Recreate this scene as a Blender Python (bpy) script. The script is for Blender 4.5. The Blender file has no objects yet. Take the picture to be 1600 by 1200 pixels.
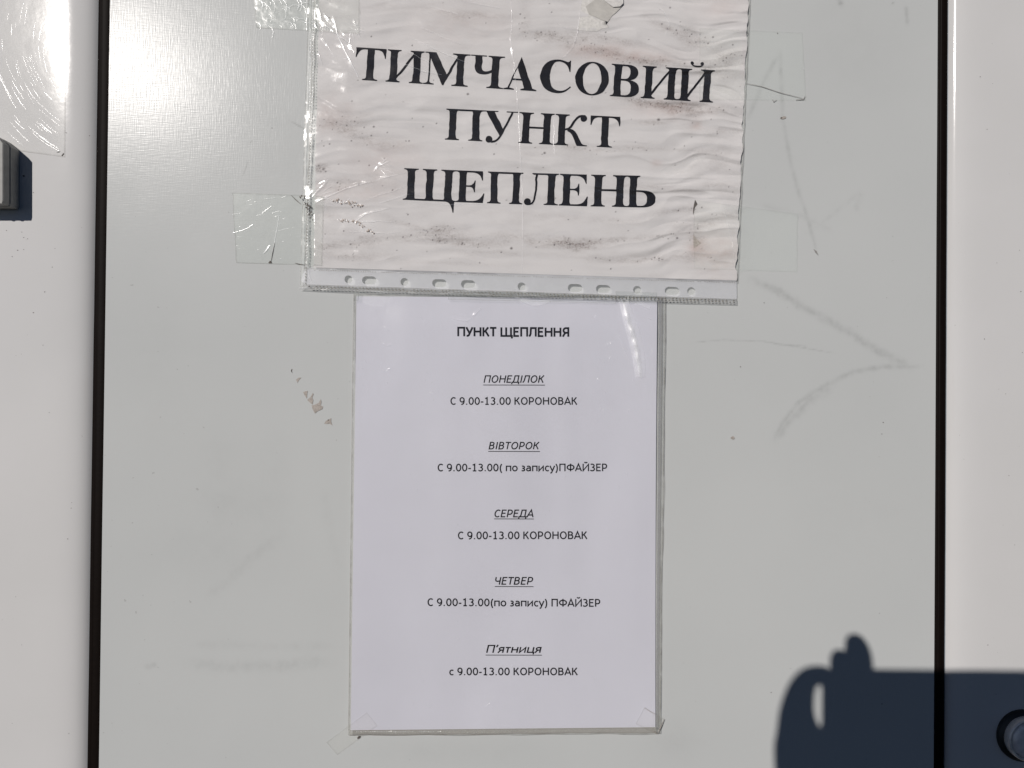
import bpy, bmesh, math, random
import numpy as np
from mathutils import Vector, Matrix

random.seed(7)
C = bpy.context.scene.collection
R = math.radians

# ------------------------------------------------------------------ camera
H0 = 1.50                       # lens height above the pavement
DIST = 0.538                    # lens to panel
F = 1209.0                      # focal length in photo pixels (1600 wide)
cam_d = bpy.data.cameras.new("camera")
cam = bpy.data.objects.new("camera", cam_d)
C.objects.link(cam)
cam_d.sensor_width = 36.0
cam_d.lens = F / 1600 * 36.0
cam_d.clip_start = 0.001
cam_d.clip_end = 200
ROT = Matrix.Rotation(R(90.49), 3, 'X') @ Matrix.Rotation(R(0.573), 3, 'Z')
cam.matrix_world = Matrix.Translation((0, -DIST, H0)) @ ROT.to_4x4()
bpy.context.scene.camera = cam

# ------------------------------------------------------------------ light
SUN = Vector((-0.5045, -1.0, 0.432)).normalized()      # towards the sun
elev = math.asin(SUN.z)
world = bpy.data.worlds.new("World")
bpy.context.scene.world = world
world.use_nodes = True
wn = world.node_tree
sky = wn.nodes.new("ShaderNodeTexSky")
sky.sky_type = 'NISHITA'
sky.sun_disc = False
sky.sun_elevation = elev
sky.sun_rotation = math.atan2(SUN.x, SUN.y)
sky.altitude = 1500
sky.air_density = 0.31
sky.dust_density = 0.3
sky.ozone_density = 3.0
wn.links.new(sky.outputs[0], wn.nodes["Background"].inputs[0])
wn.nodes["Background"].inputs[1].default_value = 0.05
sl = bpy.data.lights.new("sun", 'SUN')
sl.energy = 5.0
sl.angle = R(0.53)
sl.color = (1.0, 0.95, 0.905)
so = bpy.data.objects.new("sun", sl)
C.objects.link(so)
so.location = SUN * 5 + Vector((0, 0, H0))
so.rotation_euler = SUN.to_track_quat('Z', 'Y').to_euler()
vs = bpy.context.scene.view_settings
vs.view_transform = 'Standard'
vs.look = 'None'
vs.gamma = 1
vs.exposure = -0.56

# ------------------------------------------------------------------ mapping
RM = np.array(ROT)


def P(px, py, D=0.0):
    """photo pixel -> place on the plane D metres in front of the panel"""
    px = np.asarray(px, float); py = np.asarray(py, float)
    D = np.broadcast_to(np.asarray(D, float), px.shape)
    d = np.stack([(px - 800) / F, (600 - py) / F, -np.ones_like(px)], -1) @ RM.T
    t = (DIST - D) / d[..., 1]
    return np.stack([d[..., 0] * t, -D, H0 + d[..., 2] * t], -1)


MM = 0.001
PX = 0.445 * MM                 # one photo pixel on the panel


def hash2(ix, iy, seed):
    v = np.sin(ix * 127.1 + iy * 311.7 + seed * 74.7) * 43758.5453
    return v - np.floor(v)


def noise(x, y, seed=0):
    x = np.asarray(x, float); y = np.asarray(y, float)
    ix = np.floor(x); iy = np.floor(y)
    fx = x - ix; fy = y - iy
    fx = fx * fx * fx * (fx * (fx * 6 - 15) + 10); fy = fy * fy * fy * (fy * (fy * 6 - 15) + 10)
    a = hash2(ix, iy, seed); b = hash2(ix + 1, iy, seed)
    c = hash2(ix, iy + 1, seed); d = hash2(ix + 1, iy + 1, seed)
    return (a + (b - a) * fx) * (1 - fy) + (c + (d - c) * fx) * fy


def fbm(x, y, seed=0, o=4):
    s = 0; a = 0.5; t = 0
    for i in range(o):
        s = s + a * noise(x * 2 ** i, y * 2 ** i, seed + i * 13); t += a; a *= 0.5
    return s / t


def sstep(a, b, x):
    t = np.clip((x - a) / (b - a), 0, 1)
    return t * t * (3 - 2 * t)


def segdist(x, y, pts):
    """distance (px) to a polyline and the running fraction along it"""
    best = np.full(np.shape(x), 1e9); fr = np.zeros(np.shape(x)); n = len(pts) - 1
    for i in range(n):
        ax, ay = pts[i]; bx, by = pts[i + 1]
        dx, dy = bx - ax, by - ay
        t = np.clip(((x - ax) * dx + (y - ay) * dy) / (dx * dx + dy * dy), 0, 1)
        d = np.hypot(x - ax - t * dx, y - ay - t * dy)
        m = d < best
        best = np.where(m, d, best); fr = np.where(m, (i + t) / n, fr)
    return best, fr


# ------------------------------------------------------------------ materials
def new_mat(name):
    m = bpy.data.materials.new(name); m.use_nodes = True
    nt = m.node_tree
    return m, nt, nt.nodes["Principled BSDF"], nt.links


def coords(nt, scale=(1, 1, 1)):
    g = nt.nodes.new("ShaderNodeNewGeometry")
    mp = nt.nodes.new("ShaderNodeMapping"); mp.inputs['Scale'].default_value = scale
    nt.links.new(g.outputs['Position'], mp.inputs[0])
    return mp.outputs[0]


def ntex(nt, vec, scale, detail=3, rough=0.5):
    n = nt.nodes.new("ShaderNodeTexNoise")
    n.inputs['Scale'].default_value = scale; n.inputs['Detail'].default_value = detail
    n.inputs['Roughness'].default_value = rough
    nt.links.new(vec, n.inputs['Vector'])
    return n.outputs['Fac']


def ramp(nt, fac, stops):
    r = nt.nodes.new("ShaderNodeValToRGB")
    e = r.color_ramp.elements
    while len(e) < len(stops): e.new(0.5)
    for k, (p, c) in enumerate(stops):
        e[k].position = p; e[k].color = (*c, 1) if len(c) == 3 else c
    nt.links.new(fac, r.inputs[0])
    return r.outputs[0]


def mixc(nt, fac, a, b, mode='MIX'):
    m = nt.nodes.new("ShaderNodeMix"); m.data_type = 'RGBA'; m.blend_type = mode
    for v, k in ((fac, 0), (a, 6), (b, 7)):
        if hasattr(v, 'links') or isinstance(v, bpy.types.NodeSocket): nt.links.new(v, m.inputs[k])
        elif k == 0: m.inputs[k].default_value = v
        else: m.inputs[k].default_value = (*v, 1)
    return m.outputs[2]


def mth(nt, op, a, b=None, clamp=False):
    m = nt.nodes.new("ShaderNodeMath"); m.operation = op; m.use_clamp = clamp
    for v, k in ((a, 0), (b, 1)):
        if v is None: continue
        if isinstance(v, bpy.types.NodeSocket): nt.links.new(v, m.inputs[k])
        else: m.inputs[k].default_value = v
    return m.outputs[0]


def bump(nt, h, strength, dist, normal=None):
    b = nt.nodes.new("ShaderNodeBump")
    b.inputs['Strength'].default_value = strength; b.inputs['Distance'].default_value = dist
    nt.links.new(h, b.inputs['Height'])
    if normal is not None: nt.links.new(normal, b.inputs['Normal'])
    return b.outputs[0]


def attr(nt, name):
    a = nt.nodes.new("ShaderNodeAttribute"); a.attribute_name = name
    return a.outputs['Fac']


# central panel: white lacquer with a fine woven relief
def mat_panel():
    m, nt, b, L = new_mat("panel_lacquer")
    p = coords(nt)
    big = ntex(nt, p, 9, 4)
    col = ramp(nt, big, [(0.3, (0.478, 0.492, 0.488)), (0.7, (0.500, 0.513, 0.508))])
    fine = ntex(nt, p, 900, 2)
    col = mixc(nt, mth(nt, 'MULTIPLY', fine, 0.06), col, (0.38, 0.385, 0.38))
    sc = attr(nt, "scuff")
    grain = ntex(nt, coords(nt, (1, 1, 1)), 420, 3, 0.7)
    f = mth(nt, 'MULTIPLY', sc, mth(nt, 'ADD', 0.35, mth(nt, 'MULTIPLY', grain, 1.2)), True)
    col = mixc(nt, f, col, (0.17, 0.175, 0.17))
    sp = ntex(nt, p, 260, 2, 0.6)
    speck = ramp(nt, sp, [(0.735, (0, 0, 0)), (0.76, (1, 1, 1))])
    col = mixc(nt, mth(nt, 'MULTIPLY', speck, 0.35), col, (0.2, 0.19, 0.18))
    L.new(col, b.inputs['Base Color'])
    rg = ramp(nt, ntex(nt, p, 14, 4), [(0.25, (0.175,) * 3), (0.75, (0.225,) * 3)])
    L.new(rg, b.inputs['Roughness'])
    b.inputs['Specular IOR Level'].default_value = 0.115
    h1 = ntex(nt, coords(nt, (110, 1, 1700)), 1, 2)
    h2 = ntex(nt, coords(nt, (1700, 1, 110)), 1, 2)
    n = bump(nt, mth(nt, 'ADD', h1, h2), 0.5, 0.00006)
    n = bump(nt, ntex(nt, p, 14, 2), 0.25, 0.0006, n)
    L.new(n, b.inputs['Normal'])
    return m


def mat_gloss():
    m, nt, b, L = new_mat("gloss_white_paint")
    p = coords(nt)
    col = ramp(nt, ntex(nt, p, 12, 3), [(0.3, (0.560, 0.557, 0.552)), (0.7, (0.585, 0.580, 0.577))])
    sp = ramp(nt, ntex(nt, p, 300, 2, 0.6), [(0.76, (0, 0, 0)), (0.78, (1, 1, 1))])
    col = mixc(nt, mth(nt, 'MULTIPLY', sp, 0.5), col, (0.2, 0.18, 0.17))
    L.new(col, b.inputs['Base Color'])
    b.inputs['Roughness'].default_value = 0.105
    b.inputs['Specular IOR Level'].default_value = 0.28
    n = bump(nt, ntex(nt, p, 90, 3), 0.25, 0.00025)
    L.new(n, b.inputs['Normal'])
    return m


def mat_simple(name, col, rough=0.5, metal=0.0, var=0.15, scale=200, spec=0.5, bmp=0.0):
    m, nt, b, L = new_mat(name)
    p = coords(nt)
    c2 = tuple(max(0, v * (1 - var)) for v in col); c3 = tuple(min(1, v * (1 + var)) for v in col)
    L.new(ramp(nt, ntex(nt, p, scale, 4, 0.6), [(0.3, c2), (0.7, c3)]), b.inputs['Base Color'])
    b.inputs['Roughness'].default_value = rough; b.inputs['Metallic'].default_value = metal
    b.inputs['Specular IOR Level'].default_value = spec
    if bmp: L.new(bump(nt, ntex(nt, p, scale * 2, 3), bmp, 0.0003), b.inputs['Normal'])
    return m


def mat_paper(name, col, dirty):
    m, nt, b, L = new_mat(name)
    p = coords(nt)
    c = ramp(nt, ntex(nt, p, 30, 4), [(0.3, tuple(v * 0.97 for v in col)), (0.7, col)])
    fib = ntex(nt, p, 1400, 2)
    c = mixc(nt, mth(nt, 'MULTIPLY', fib, 0.05), c, (0.4, 0.38, 0.37))
    if dirty:
        d = attr(nt, "dirt")
        g = ntex(nt, coords(nt, (1, 1, 1.6)), 700, 4, 0.75)
        g = ramp(nt, g, [(0.38, (0.25,) * 3), (0.68, (1,) * 3)])
        c = mixc(nt, mth(nt, 'MULTIPLY', d, g, True), c, (0.17, 0.135, 0.12))
        k = attr(nt, "speck")
        c = mixc(nt, k, c, (0.05, 0.04, 0.04))
        w = attr(nt, "stain")
        c = mixc(nt, w, c, (0.42, 0.30, 0.27))
    L.new(c, b.inputs['Base Color'])
    b.inputs['Roughness'].default_value = 0.85
    b.inputs['Specular IOR Level'].default_value = 0.2
    L.new(bump(nt, ntex(nt, p, 600, 4, 0.6), 0.25, 0.0001), b.inputs['Normal'])
    return m


def mat_film(name, haze=0.05, rough=0.16, tint=(0.98, 0.98, 0.975), gloss=1.0, bmp=0.15, bscale=260,
             milk=(0.75, 0.76, 0.78), edge=(0.25, 0.24, 0.22), edgefac=0.6):
    """thin clear plastic: lets the light through, mirrors a little, slightly milky; 'edge' attribute = grimy edge"""
    m = bpy.data.materials.new(name); m.use_nodes = True
    nt = m.node_tree; nt.nodes.clear(); L = nt.links
    out = nt.nodes.new("ShaderNodeOutputMaterial")
    tr = nt.nodes.new("ShaderNodeBsdfTransparent"); tr.inputs[0].default_value = (*tint, 1)
    gl = nt.nodes.new("ShaderNodeBsdfGlossy"); gl.inputs['Roughness'].default_value = rough
    gl.inputs[0].default_value = (1, 1, 1, 1)
    df = nt.nodes.new("ShaderNodeBsdfDiffuse"); df.inputs[0].default_value = (*milk, 1)
    ed = nt.nodes.new("ShaderNodeBsdfDiffuse"); ed.inputs[0].default_value = (*edge, 1)
    fr = nt.nodes.new("ShaderNodeFresnel"); fr.inputs[0].default_value = 1.48
    p = coords(nt)
    n = bump(nt, ntex(nt, p, bscale, 3, 0.6), bmp, 0.0004)
    L.new(n, gl.inputs['Normal'])
    a = nt.nodes.new("ShaderNodeMixShader")
    hz = ramp(nt, ntex(nt, p, 60, 5, 0.7), [(0.3, (haze * (0.5 if haze < .3 else .92),) * 3), (0.75, (min(1, haze * (1.6 if haze < .3 else 1.1)),) * 3)])
    L.new(hz, a.inputs[0]); L.new(tr.outputs[0], a.inputs[1]); L.new(df.outputs[0], a.inputs[2])
    e = nt.nodes.new("ShaderNodeMixShader")
    L.new(mth(nt, 'MULTIPLY', attr(nt, "edge"), edgefac, True), e.inputs[0])
    L.new(a.outputs[0], e.inputs[1]); L.new(ed.outputs[0], e.inputs[2])
    g = nt.nodes.new("ShaderNodeAddShader")
    L.new(mth(nt, 'MINIMUM', mth(nt, 'MULTIPLY', fr.outputs[0], gloss), 0.25), gl.inputs[0])
    L.new(e.outputs[0], g.inputs[0]); L.new(gl.outputs[0], g.inputs[1])
    L.new(g.outputs[0], out.inputs[0])
    return m


M = dict(
    panel=mat_panel(), gloss=mat_gloss(),
    rubber=mat_simple("black_rubber", (0.0055, 0.0035, 0.0027), 0.55, bmp=0.2, scale=300, spec=0.07),
    grey_edge=mat_simple("grey_sealant", (0.20, 0.23, 0.26), 0.5),
    paper_a=mat_paper("old_paper", (0.595, 0.580, 0.580), True),
    paper_b=mat_paper("fresh_paper", (0.546, 0.546, 0.602), False),
    torn=mat_simple("torn_paper_fibre", (0.60, 0.585, 0.565), 0.9, scale=500, spec=0.1, bmp=0.4),
    ink=mat_simple("black_print", (0.006, 0.006, 0.009), 0.7, scale=500, var=0.4, spec=0.08),
    ink_b=mat_simple("laser_print", (0.007, 0.007, 0.010), 0.7, scale=500, var=0.2, spec=0.08),
    sleeve=mat_film("clear_sleeve", 0.014, 0.14, bmp=0.2, gloss=0.8),
    sleeve_b=mat_film("newer_clear_sleeve", 0.008, 0.2, bmp=0.3, gloss=1.0),
    back=mat_film("sleeve_back_sheet", 0.05, 0.3, gloss=0.5),
    strip=mat_film("reinforced_strip", 0.40, 0.3, gloss=0.4, bmp=0.1, milk=(0.755, 0.765, 0.795)),
    weld=mat_film("welded_plastic", 0.32, 0.18, gloss=2.0, milk=(0.48, 0.48, 0.47)),
    weld_dark=mat_simple("grimy_weld", (0.22, 0.21, 0.19), 0.4, scale=900, var=0.5),
    crease=mat_film("creased_plastic", 0.22, 0.2, gloss=3.0, bmp=0.1, milk=(0.85, 0.86, 0.88)),
    tape=mat_film("clear_tape", 0.02, 0.2, tint=(0.935, 0.945, 0.935), gloss=0.4, bmp=0.10, bscale=110, edgefac=0.35),
    tape_faint=mat_film('faint_clear_tape', 0.010, 0.2, tint=(0.975, 0.982, 0.975), gloss=0.35, bmp=0.2, bscale=180, edgefac=0.13),
    tape_corner=mat_film('aged_clear_tape', 0.02, 0.25, tint=(0.975, 0.973, 0.965), gloss=0.4, bmp=0.2, milk=(0.55, 0.53, 0.50), edgefac=0.2),
    film=mat_film("clear_protective_film", 0.012, 0.055, gloss=0.28, bmp=0.12, bscale=120, edgefac=0.3),
    alu=mat_simple("brushed_aluminium", (0.36, 0.36, 0.34), 0.7, metal=0.0, var=0.1, spec=0.25),
    chip=mat_simple("bare_primer", (0.36, 0.325, 0.295), 0.8, var=0.25, scale=1200),
    grime=mat_simple("dark_grime", (0.10, 0.085, 0.075), 0.9, var=0.5, scale=900),
    pale_grime=mat_simple('pale_grime', (0.26, 0.25, 0.24), 0.9, var=0.4, scale=900),
    bead=mat_simple("trapped_adhesive", (0.34, 0.27, 0.22), 0.25, var=0.5, scale=1500),
    black_plastic=mat_simple("black_plastic", (0.02, 0.022, 0.02), 0.5, bmp=0.3),
    steel=mat_simple("dull_steel", (0.85, 0.80, 0.74), 0.35, metal=0.25),
    white_cap=mat_simple("lock_cap", (0.78, 0.74, 0.72), 0.35, metal=0.15),
    phone=mat_simple("phone_case", (0.02, 0.02, 0.025), 0.4),
    glass=mat_simple("dark_glass", (0.01, 0.01, 0.012), 0.08),
    skin=mat_simple("skin", (0.52, 0.31, 0.22), 0.55, var=0.08, scale=80, bmp=0.1),
    nail=mat_simple("nail", (0.6, 0.4, 0.33), 0.3, var=0.05),
    cloth=mat_simple("dark_knit", (0.03, 0.035, 0.05), 0.9, bmp=0.5, scale=400),
)


# ------------------------------------------------------------------ object helpers
def link(name, verts, faces, mat, parent=None, smooth=True, attrs=None, origin=None):
    v = np.asarray(verts, float).reshape(-1, 3)
    if parent is not None: origin = Vector(parent['_o'])
    elif origin is None: origin = Vector(v.mean(0))
    v = v - np.array(origin)
    me = bpy.data.meshes.new(name)
    if isinstance(faces, np.ndarray):
        n, k = faces.shape
        me.vertices.add(len(v)); me.vertices.foreach_set('co', v.astype(np.float32).ravel())
        me.loops.add(n * k); me.loops.foreach_set('vertex_index', faces.astype(np.int32).ravel())
        me.polygons.add(n)
        me.polygons.foreach_set('loop_start', np.arange(0, n * k, k, dtype=np.int32))
        me.polygons.foreach_set('loop_total', np.full(n, k, dtype=np.int32))
        me.update(calc_edges=True)
    else:
        me.from_pydata([tuple(x) for x in v], [], faces)
    if smooth: me.polygons.foreach_set('use_smooth', np.ones(len(me.polygons), dtype=bool))
    for k, a in (attrs or {}).items():
        at = me.attributes.new(k, 'FLOAT', 'POINT')
        at.data.foreach_set('value', np.asarray(a, np.float32).ravel())
    me.materials.append(mat)
    me.update()
    o = bpy.data.objects.new(name, me)
    C.objects.link(o)
    if parent is None:
        o.location = origin; o['_o'] = tuple(origin)
    else:
        o.parent = parent; o['_o'] = tuple(origin)
    return o


def tag(o, label, cat, group=None, kind=None):
    o['label'] = label
    if cat: o['category'] = cat
    if group: o['group'] = group
    if kind: o['kind'] = kind
    return o


def empty(name, loc):
    o = bpy.data.objects.new(name, None); C.objects.link(o)
    o.location = loc; o['_o'] = tuple(loc); o.empty_display_size = 0.02
    return o


def grid_faces(nx, ny):
    i = np.arange((nx - 1) * (ny - 1)); r = i // (nx - 1); c = i % (nx - 1)
    a = r * nx + c
    return np.stack([a + nx, a + nx + 1, a + 1, a], -1)


def sheet_px(quad, step, warp=None):
    (x0, y0), (x1, y1), (x2, y2), (x3, y3) = quad
    w = max(math.hypot(x1 - x0, y1 - y0), math.hypot(x2 - x3, y2 - y3))
    h = max(math.hypot(x3 - x0, y3 - y0), math.hypot(x2 - x1, y2 - y1))
    nx = max(2, int(w / step) + 1); ny = max(2, int(h / step) + 1)
    u, v = np.meshgrid(np.linspace(0, 1, nx), np.linspace(0, 1, ny))
    X = (x0 * (1 - u) + x1 * u) * (1 - v) + (x3 * (1 - u) + x2 * u) * v
    Y = (y0 * (1 - u) + y1 * u) * (1 - v) + (y3 * (1 - u) + y2 * u) * v
    if warp is not None: X, Y = warp(X, Y, u, v)
    return X, Y, u, v, nx, ny


def sheet(name, quad, step, hf, mat, parent=None, warp=None, attrs=None, edge_px=None):
    X, Y, u, v, nx, ny = sheet_px(quad, step, warp)
    D = hf(X, Y) if callable(hf) else np.full(X.shape, hf)
    V = P(X, Y, D)
    at = {k: f(X, Y) for k, f in (attrs or {}).items()}
    if edge_px is not None:
        e = np.minimum(np.minimum(u, 1 - u) * nx, np.minimum(v, 1 - v) * ny) * step
        at['edge'] = np.clip(1 - e / edge_px, 0, 1) * (0.35 + 0.9 * fbm(X / 9, Y / 9, 5, 3))
    # front side towards the lens
    f = grid_faces(nx, ny)
    return link(name, V, f, mat, parent, attrs=at)


def tubes(name, lines, mat, hf, parent=None, n=5, flat=1.0):
    """raised hair-thin ridges: lines = [(pts_px, width_px, height_mm)]"""
    V = []; Fc = []
    for pts, w, hmm in lines:
        pts = np.array(pts, float); m = len(pts)
        t = np.gradient(pts, axis=0); t /= (np.linalg.norm(t, axis=1)[:, None] + 1e-9)
        nn = np.stack([-t[:, 1], t[:, 0]], -1)
        base = len(V)
        tp = np.sin(np.linspace(0.08, 0.92, m) * math.pi) ** 0.5
        for i in range(m):
            for k in range(n):
                a = -math.pi / 2 + math.pi * k / (n - 1)
                q = pts[i] + nn[i] * math.sin(a) * w / 2 * tp[i]
                D = float(hf(np.array(q[0]), np.array(q[1])))
                V.append(P(q[0], q[1], D + math.cos(a) * hmm * MM * tp[i]))
        for i in range(m - 1):
            for k in range(n - 1):
                a = base + i * n + k
                Fc.append((a, a + 1, a + n + 1, a + n))
    o = link(name, V, np.array(Fc), mat, parent)
    if len(lines) > 1: o['kind'] = 'stuff'
    return o


def poly_patch(name, pts, mat, hf, parent=None, up=0.02):
    pts = np.array(pts, float)
    D = hf(pts[:, 0], pts[:, 1]) if callable(hf) else np.full(len(pts), hf)
    V = P(pts[:, 0], pts[:, 1], D + up * MM)
    V2 = P(pts[:, 0], pts[:, 1], D)
    n = len(pts)
    f = [tuple(range(n))] + [(i, (i + 1) % n, n + (i + 1) % n, n + i) for i in range(n)]
    return link(name, np.vstack([V, V2]), f, mat, parent, smooth=False)


def blob(cx, cy, r, n=7, ar=1.0, rot=0.0, rough=0.3):
    out = []
    for k in range(n):
        a = 2 * math.pi * k / n; q = r * (1 + random.uniform(-rough, rough))
        x = math.cos(a) * q; y = math.sin(a) * q * ar
        out.append((cx + x * math.cos(rot) - y * math.sin(rot), cy + x * math.sin(rot) + y * math.cos(rot)))
    return out


def bez(p0, p1, p2, p3, n=10):
    t = np.linspace(0, 1, n)[:, None]
    p0, p1, p2, p3 = map(np.array, (p0, p1, p2, p3))
    return (1 - t) ** 3 * p0 + 3 * (1 - t) ** 2 * t * p1 + 3 * (1 - t) * t * t * p2 + t ** 3 * p3


def smoothline(pts, n=8):
    pts = [np.array(p, float) for p in pts]; out = []
    for i in range(len(pts) - 1):
        p0 = pts[max(0, i - 1)]; p1 = pts[i]; p2 = pts[i + 1]; p3 = pts[min(len(pts) - 1, i + 2)]
        for t in np.linspace(0, 1, n, endpoint=False):
            out.append(0.5 * ((2 * p1) + (-p0 + p2) * t + (2 * p0 - 5 * p1 + 4 * p2 - p3) * t * t +
                              (-p0 + 3 * p1 - 3 * p2 + p3) * t ** 3))
    out.append(pts[-1])
    return np.array(out)


# ------------------------------------------------------------------ the panel, doors and seals
XL0, XL1 = -0.2895, -0.2795          # left seal (real metres on the panel plane)
xs = lambda px, py=600: float(P(px, py)[0])
XA = xs(142.5); XB = xs(165.5)       # left seal edges at mid height
XC = xs(1462.0); XD = xs(1481.6)     # right seal edges
ZB, ZT = H0 - 0.34, H0 + 0.36

# scuffs on the panel, drawn as wear in the lacquer
SC = [([(1175, 437), (1215, 455), (1260, 483), (1320, 515), (1375, 550), (1425, 575)], 6.5, 0.20),
      ([(1210, 690), (1222, 662), (1250, 628), (1290, 602), (1335, 580), (1380, 573), (1440, 573)], 4.2, 0.19),
      ([(1211, 688), (1230, 662), (1262, 628), (1300, 604)], 7, 0.15),
      ([(1219, 80), (1221, 130), (1223, 185), (1236, 255), (1245, 290), (1262, 340), (1277, 396)], 3.4, 0.15),
      ([(1238, 270), (1246, 292), (1262, 345), (1277, 396)], 2.2, 0.15),
      ([(1217, 84), (1198, 118), (1180, 160), (1165, 190)], 4, 0.13),
      ([(1310, -5), (1314, 8)], 5, 0.3), ([(1394, 4), (1395, 6)], 2.5, 0.4),
      ([(1415, 10), (1418, 38)], 3, 0.16),
      ([(1345, 300), (1338, 330)], 5, 0.08),
      ([(1080, 535), (1130, 531), (1190, 533), (1240, 541), (1305, 552)], 1.0, 0.22),
      ([(1215, 538), (1262, 541)], 1.2, 0.25),
      ([(290, 1034), (350, 1042), (430, 1040), (520, 1034)], 9, 0.09), ([(300, 1006), (420, 1010), (535, 1010)], 7, 0.05),
      ([(325, 930), (350, 912), (390, 875), (440, 835)], 8, 0.07), ([(228, 1040), (236, 1042), (245, 1036)], 4, 0.13), ([(505, 760), (520, 840), (530, 900)], 9, 0.04),
      ([(455, 190), (478, 203)], 1.2, 0.4), ([(380, 275), (388, 252)], 0.9, 0.35),
      ([(1190, 320), (1255, 338), (1300, 360)], 5, 0.08), ([(1262, 365), (1345, 300)], 4, 0.06)]
SMUDGE = [(370, 790, 60, 30, 0.05), (430, 760, 30, 90, 0.03), (345, 720, 40, 60, 0.04), (430, 250, 50, 60, 0.05),
          (1330, 60, 80, 90, 0.04), (250, 560, 60, 160, 0.025), (1350, 800, 90, 60, 0.03),
          (700, 1175, 140, 20, 0.05), (1060, 1160, 40, 30, 0.07), (330, 860, 90, 40, 0.035)]


def scuff(X, Y):
    s = np.zeros(X.shape)
    for pts, w, a in SC:
        d, f = segdist(X, Y, pts)
        d = d + (fbm(X / 7, Y / 7, 3, 2) - 0.5) * w * 0.8
        e = np.minimum(1, np.minimum(f, 1 - f) * 8 + 0.25)
        s = np.maximum(s, np.exp(-(np.clip(d, 0, None) / w) ** 2 * 1.2) * a * e * (0.1 + 1.8 * fbm(X / 11, Y / 11, 9, 4)))
    for cx, cy, rx, ry, a in SMUDGE:
        s = s + a * np.exp(-((X - cx) / rx) ** 2 - ((Y - cy) / ry) ** 2) * (0.4 + 1.2 * fbm(X / 20, Y / 20, 21, 3))
    return s


def panel_sheet():
    nx, ny = 730, 760
    x = np.linspace(XB, XC, nx); z = np.linspace(ZT, ZB, ny)
    X, Z = np.meshgrid(x, z)
    # photo pixels of these places, for the wear map
    d = np.stack([X, np.full(X.shape, DIST), Z - H0], -1) @ RM
    px = 800 + F * d[..., 0] / -d[..., 2]; py = 600 - F * d[..., 1] / -d[..., 2]
    D = (fbm(X * 5, Z * 5, 2, 2) - 0.5) * 0.0005 + 0.0020 * np.exp(-(X - XB) / 0.05)
    V = np.stack([X, -D, Z], -1)
    root = empty('metal_panel', (0, 0, ZB))
    tag(root, 'wide satin white metal panel with grey scuffs, between the two black seals', 'panel')
    link('facing', V, grid_faces(nx, ny), M['panel'], root, attrs={'scuff': scuff(px, py)})
    bx = []
    for (a, b) in ((XB, XB + 0.004), (XC - 0.004, XC)):
        pass
    # folded returns at both sides and a backing sheet
    t = 0.012
    v = [(XB, 0.0003, ZB), (XC, 0.0003, ZB), (XC, t, ZB), (XB, t, ZB), (XB, 0.0003, ZT), (XC, 0.0003, ZT), (XC, t, ZT), (XB, t, ZT)]
    v = [(p[0], p[1] + 0.0006, p[2]) for p in v]
    f = [(0, 1, 2, 3), (4, 7, 6, 5), (0, 4, 5, 1), (1, 5, 6, 2), (2, 6, 7, 3), (3, 7, 4, 0)]
    link('backing', v, f, M['panel'], root, smooth=False)
    return root


panel = panel_sheet()


def gloss_panel(sign, xedge, xfar, label, name):
    """glossy panel whose edge beside the seal is rolled back; sign=+1: the edge is on its right"""
    root = empty(name, ((xedge + xfar) / 2, 0, ZB))
    tag(root, label, 'panel')
    s = np.concatenate([np.linspace(0, 0.004, 14), np.linspace(0.0045, 0.034, 60), np.linspace(0.036, abs(xedge - xfar), 40)])
    ang = R(62) * np.exp(-s / 0.0050) + R(5.5) * np.exp(-(s / 0.019) ** 2)
    slope = np.tan(np.clip(ang, 0, R(70)))
    depth = np.concatenate([[0], np.cumsum(0.5 * (slope[1:] + slope[:-1]) * np.diff(s))])
    depth = depth - depth[-1]                   # 0 on the flat, negative (away) at the edge
    x = xedge - sign * s
    z = np.linspace(ZT, ZB, 90)
    X, Z = np.meshgrid(x, z)
    D = np.broadcast_to(depth, X.shape) + 0.0004
    V = np.stack([X, -D, Z], -1)
    V = V.reshape(len(z), len(x), 3)
    # the return into the gap
    ret = V[:, 0].copy(); ret[:, 1] = 0.014
    V = np.concatenate([ret[:, None], V], 1)
    f = grid_faces(len(x) + 1, len(z))
    if sign > 0: f = f[:, ::-1]
    link('facing', V.reshape(-1, 3), f, M['gloss'], root)
    return root, depth[0]


left_panel, dl = gloss_panel(+1, XA, xs(-260), 'glossy white panel left of the left black seal, with a metal grip on it', 'gloss_panel')
right_panel, dr = gloss_panel(-1, XD, xs(1860), 'glossy white panel right of the right black seal, with a round lock low down', 'gloss_panel')


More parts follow.
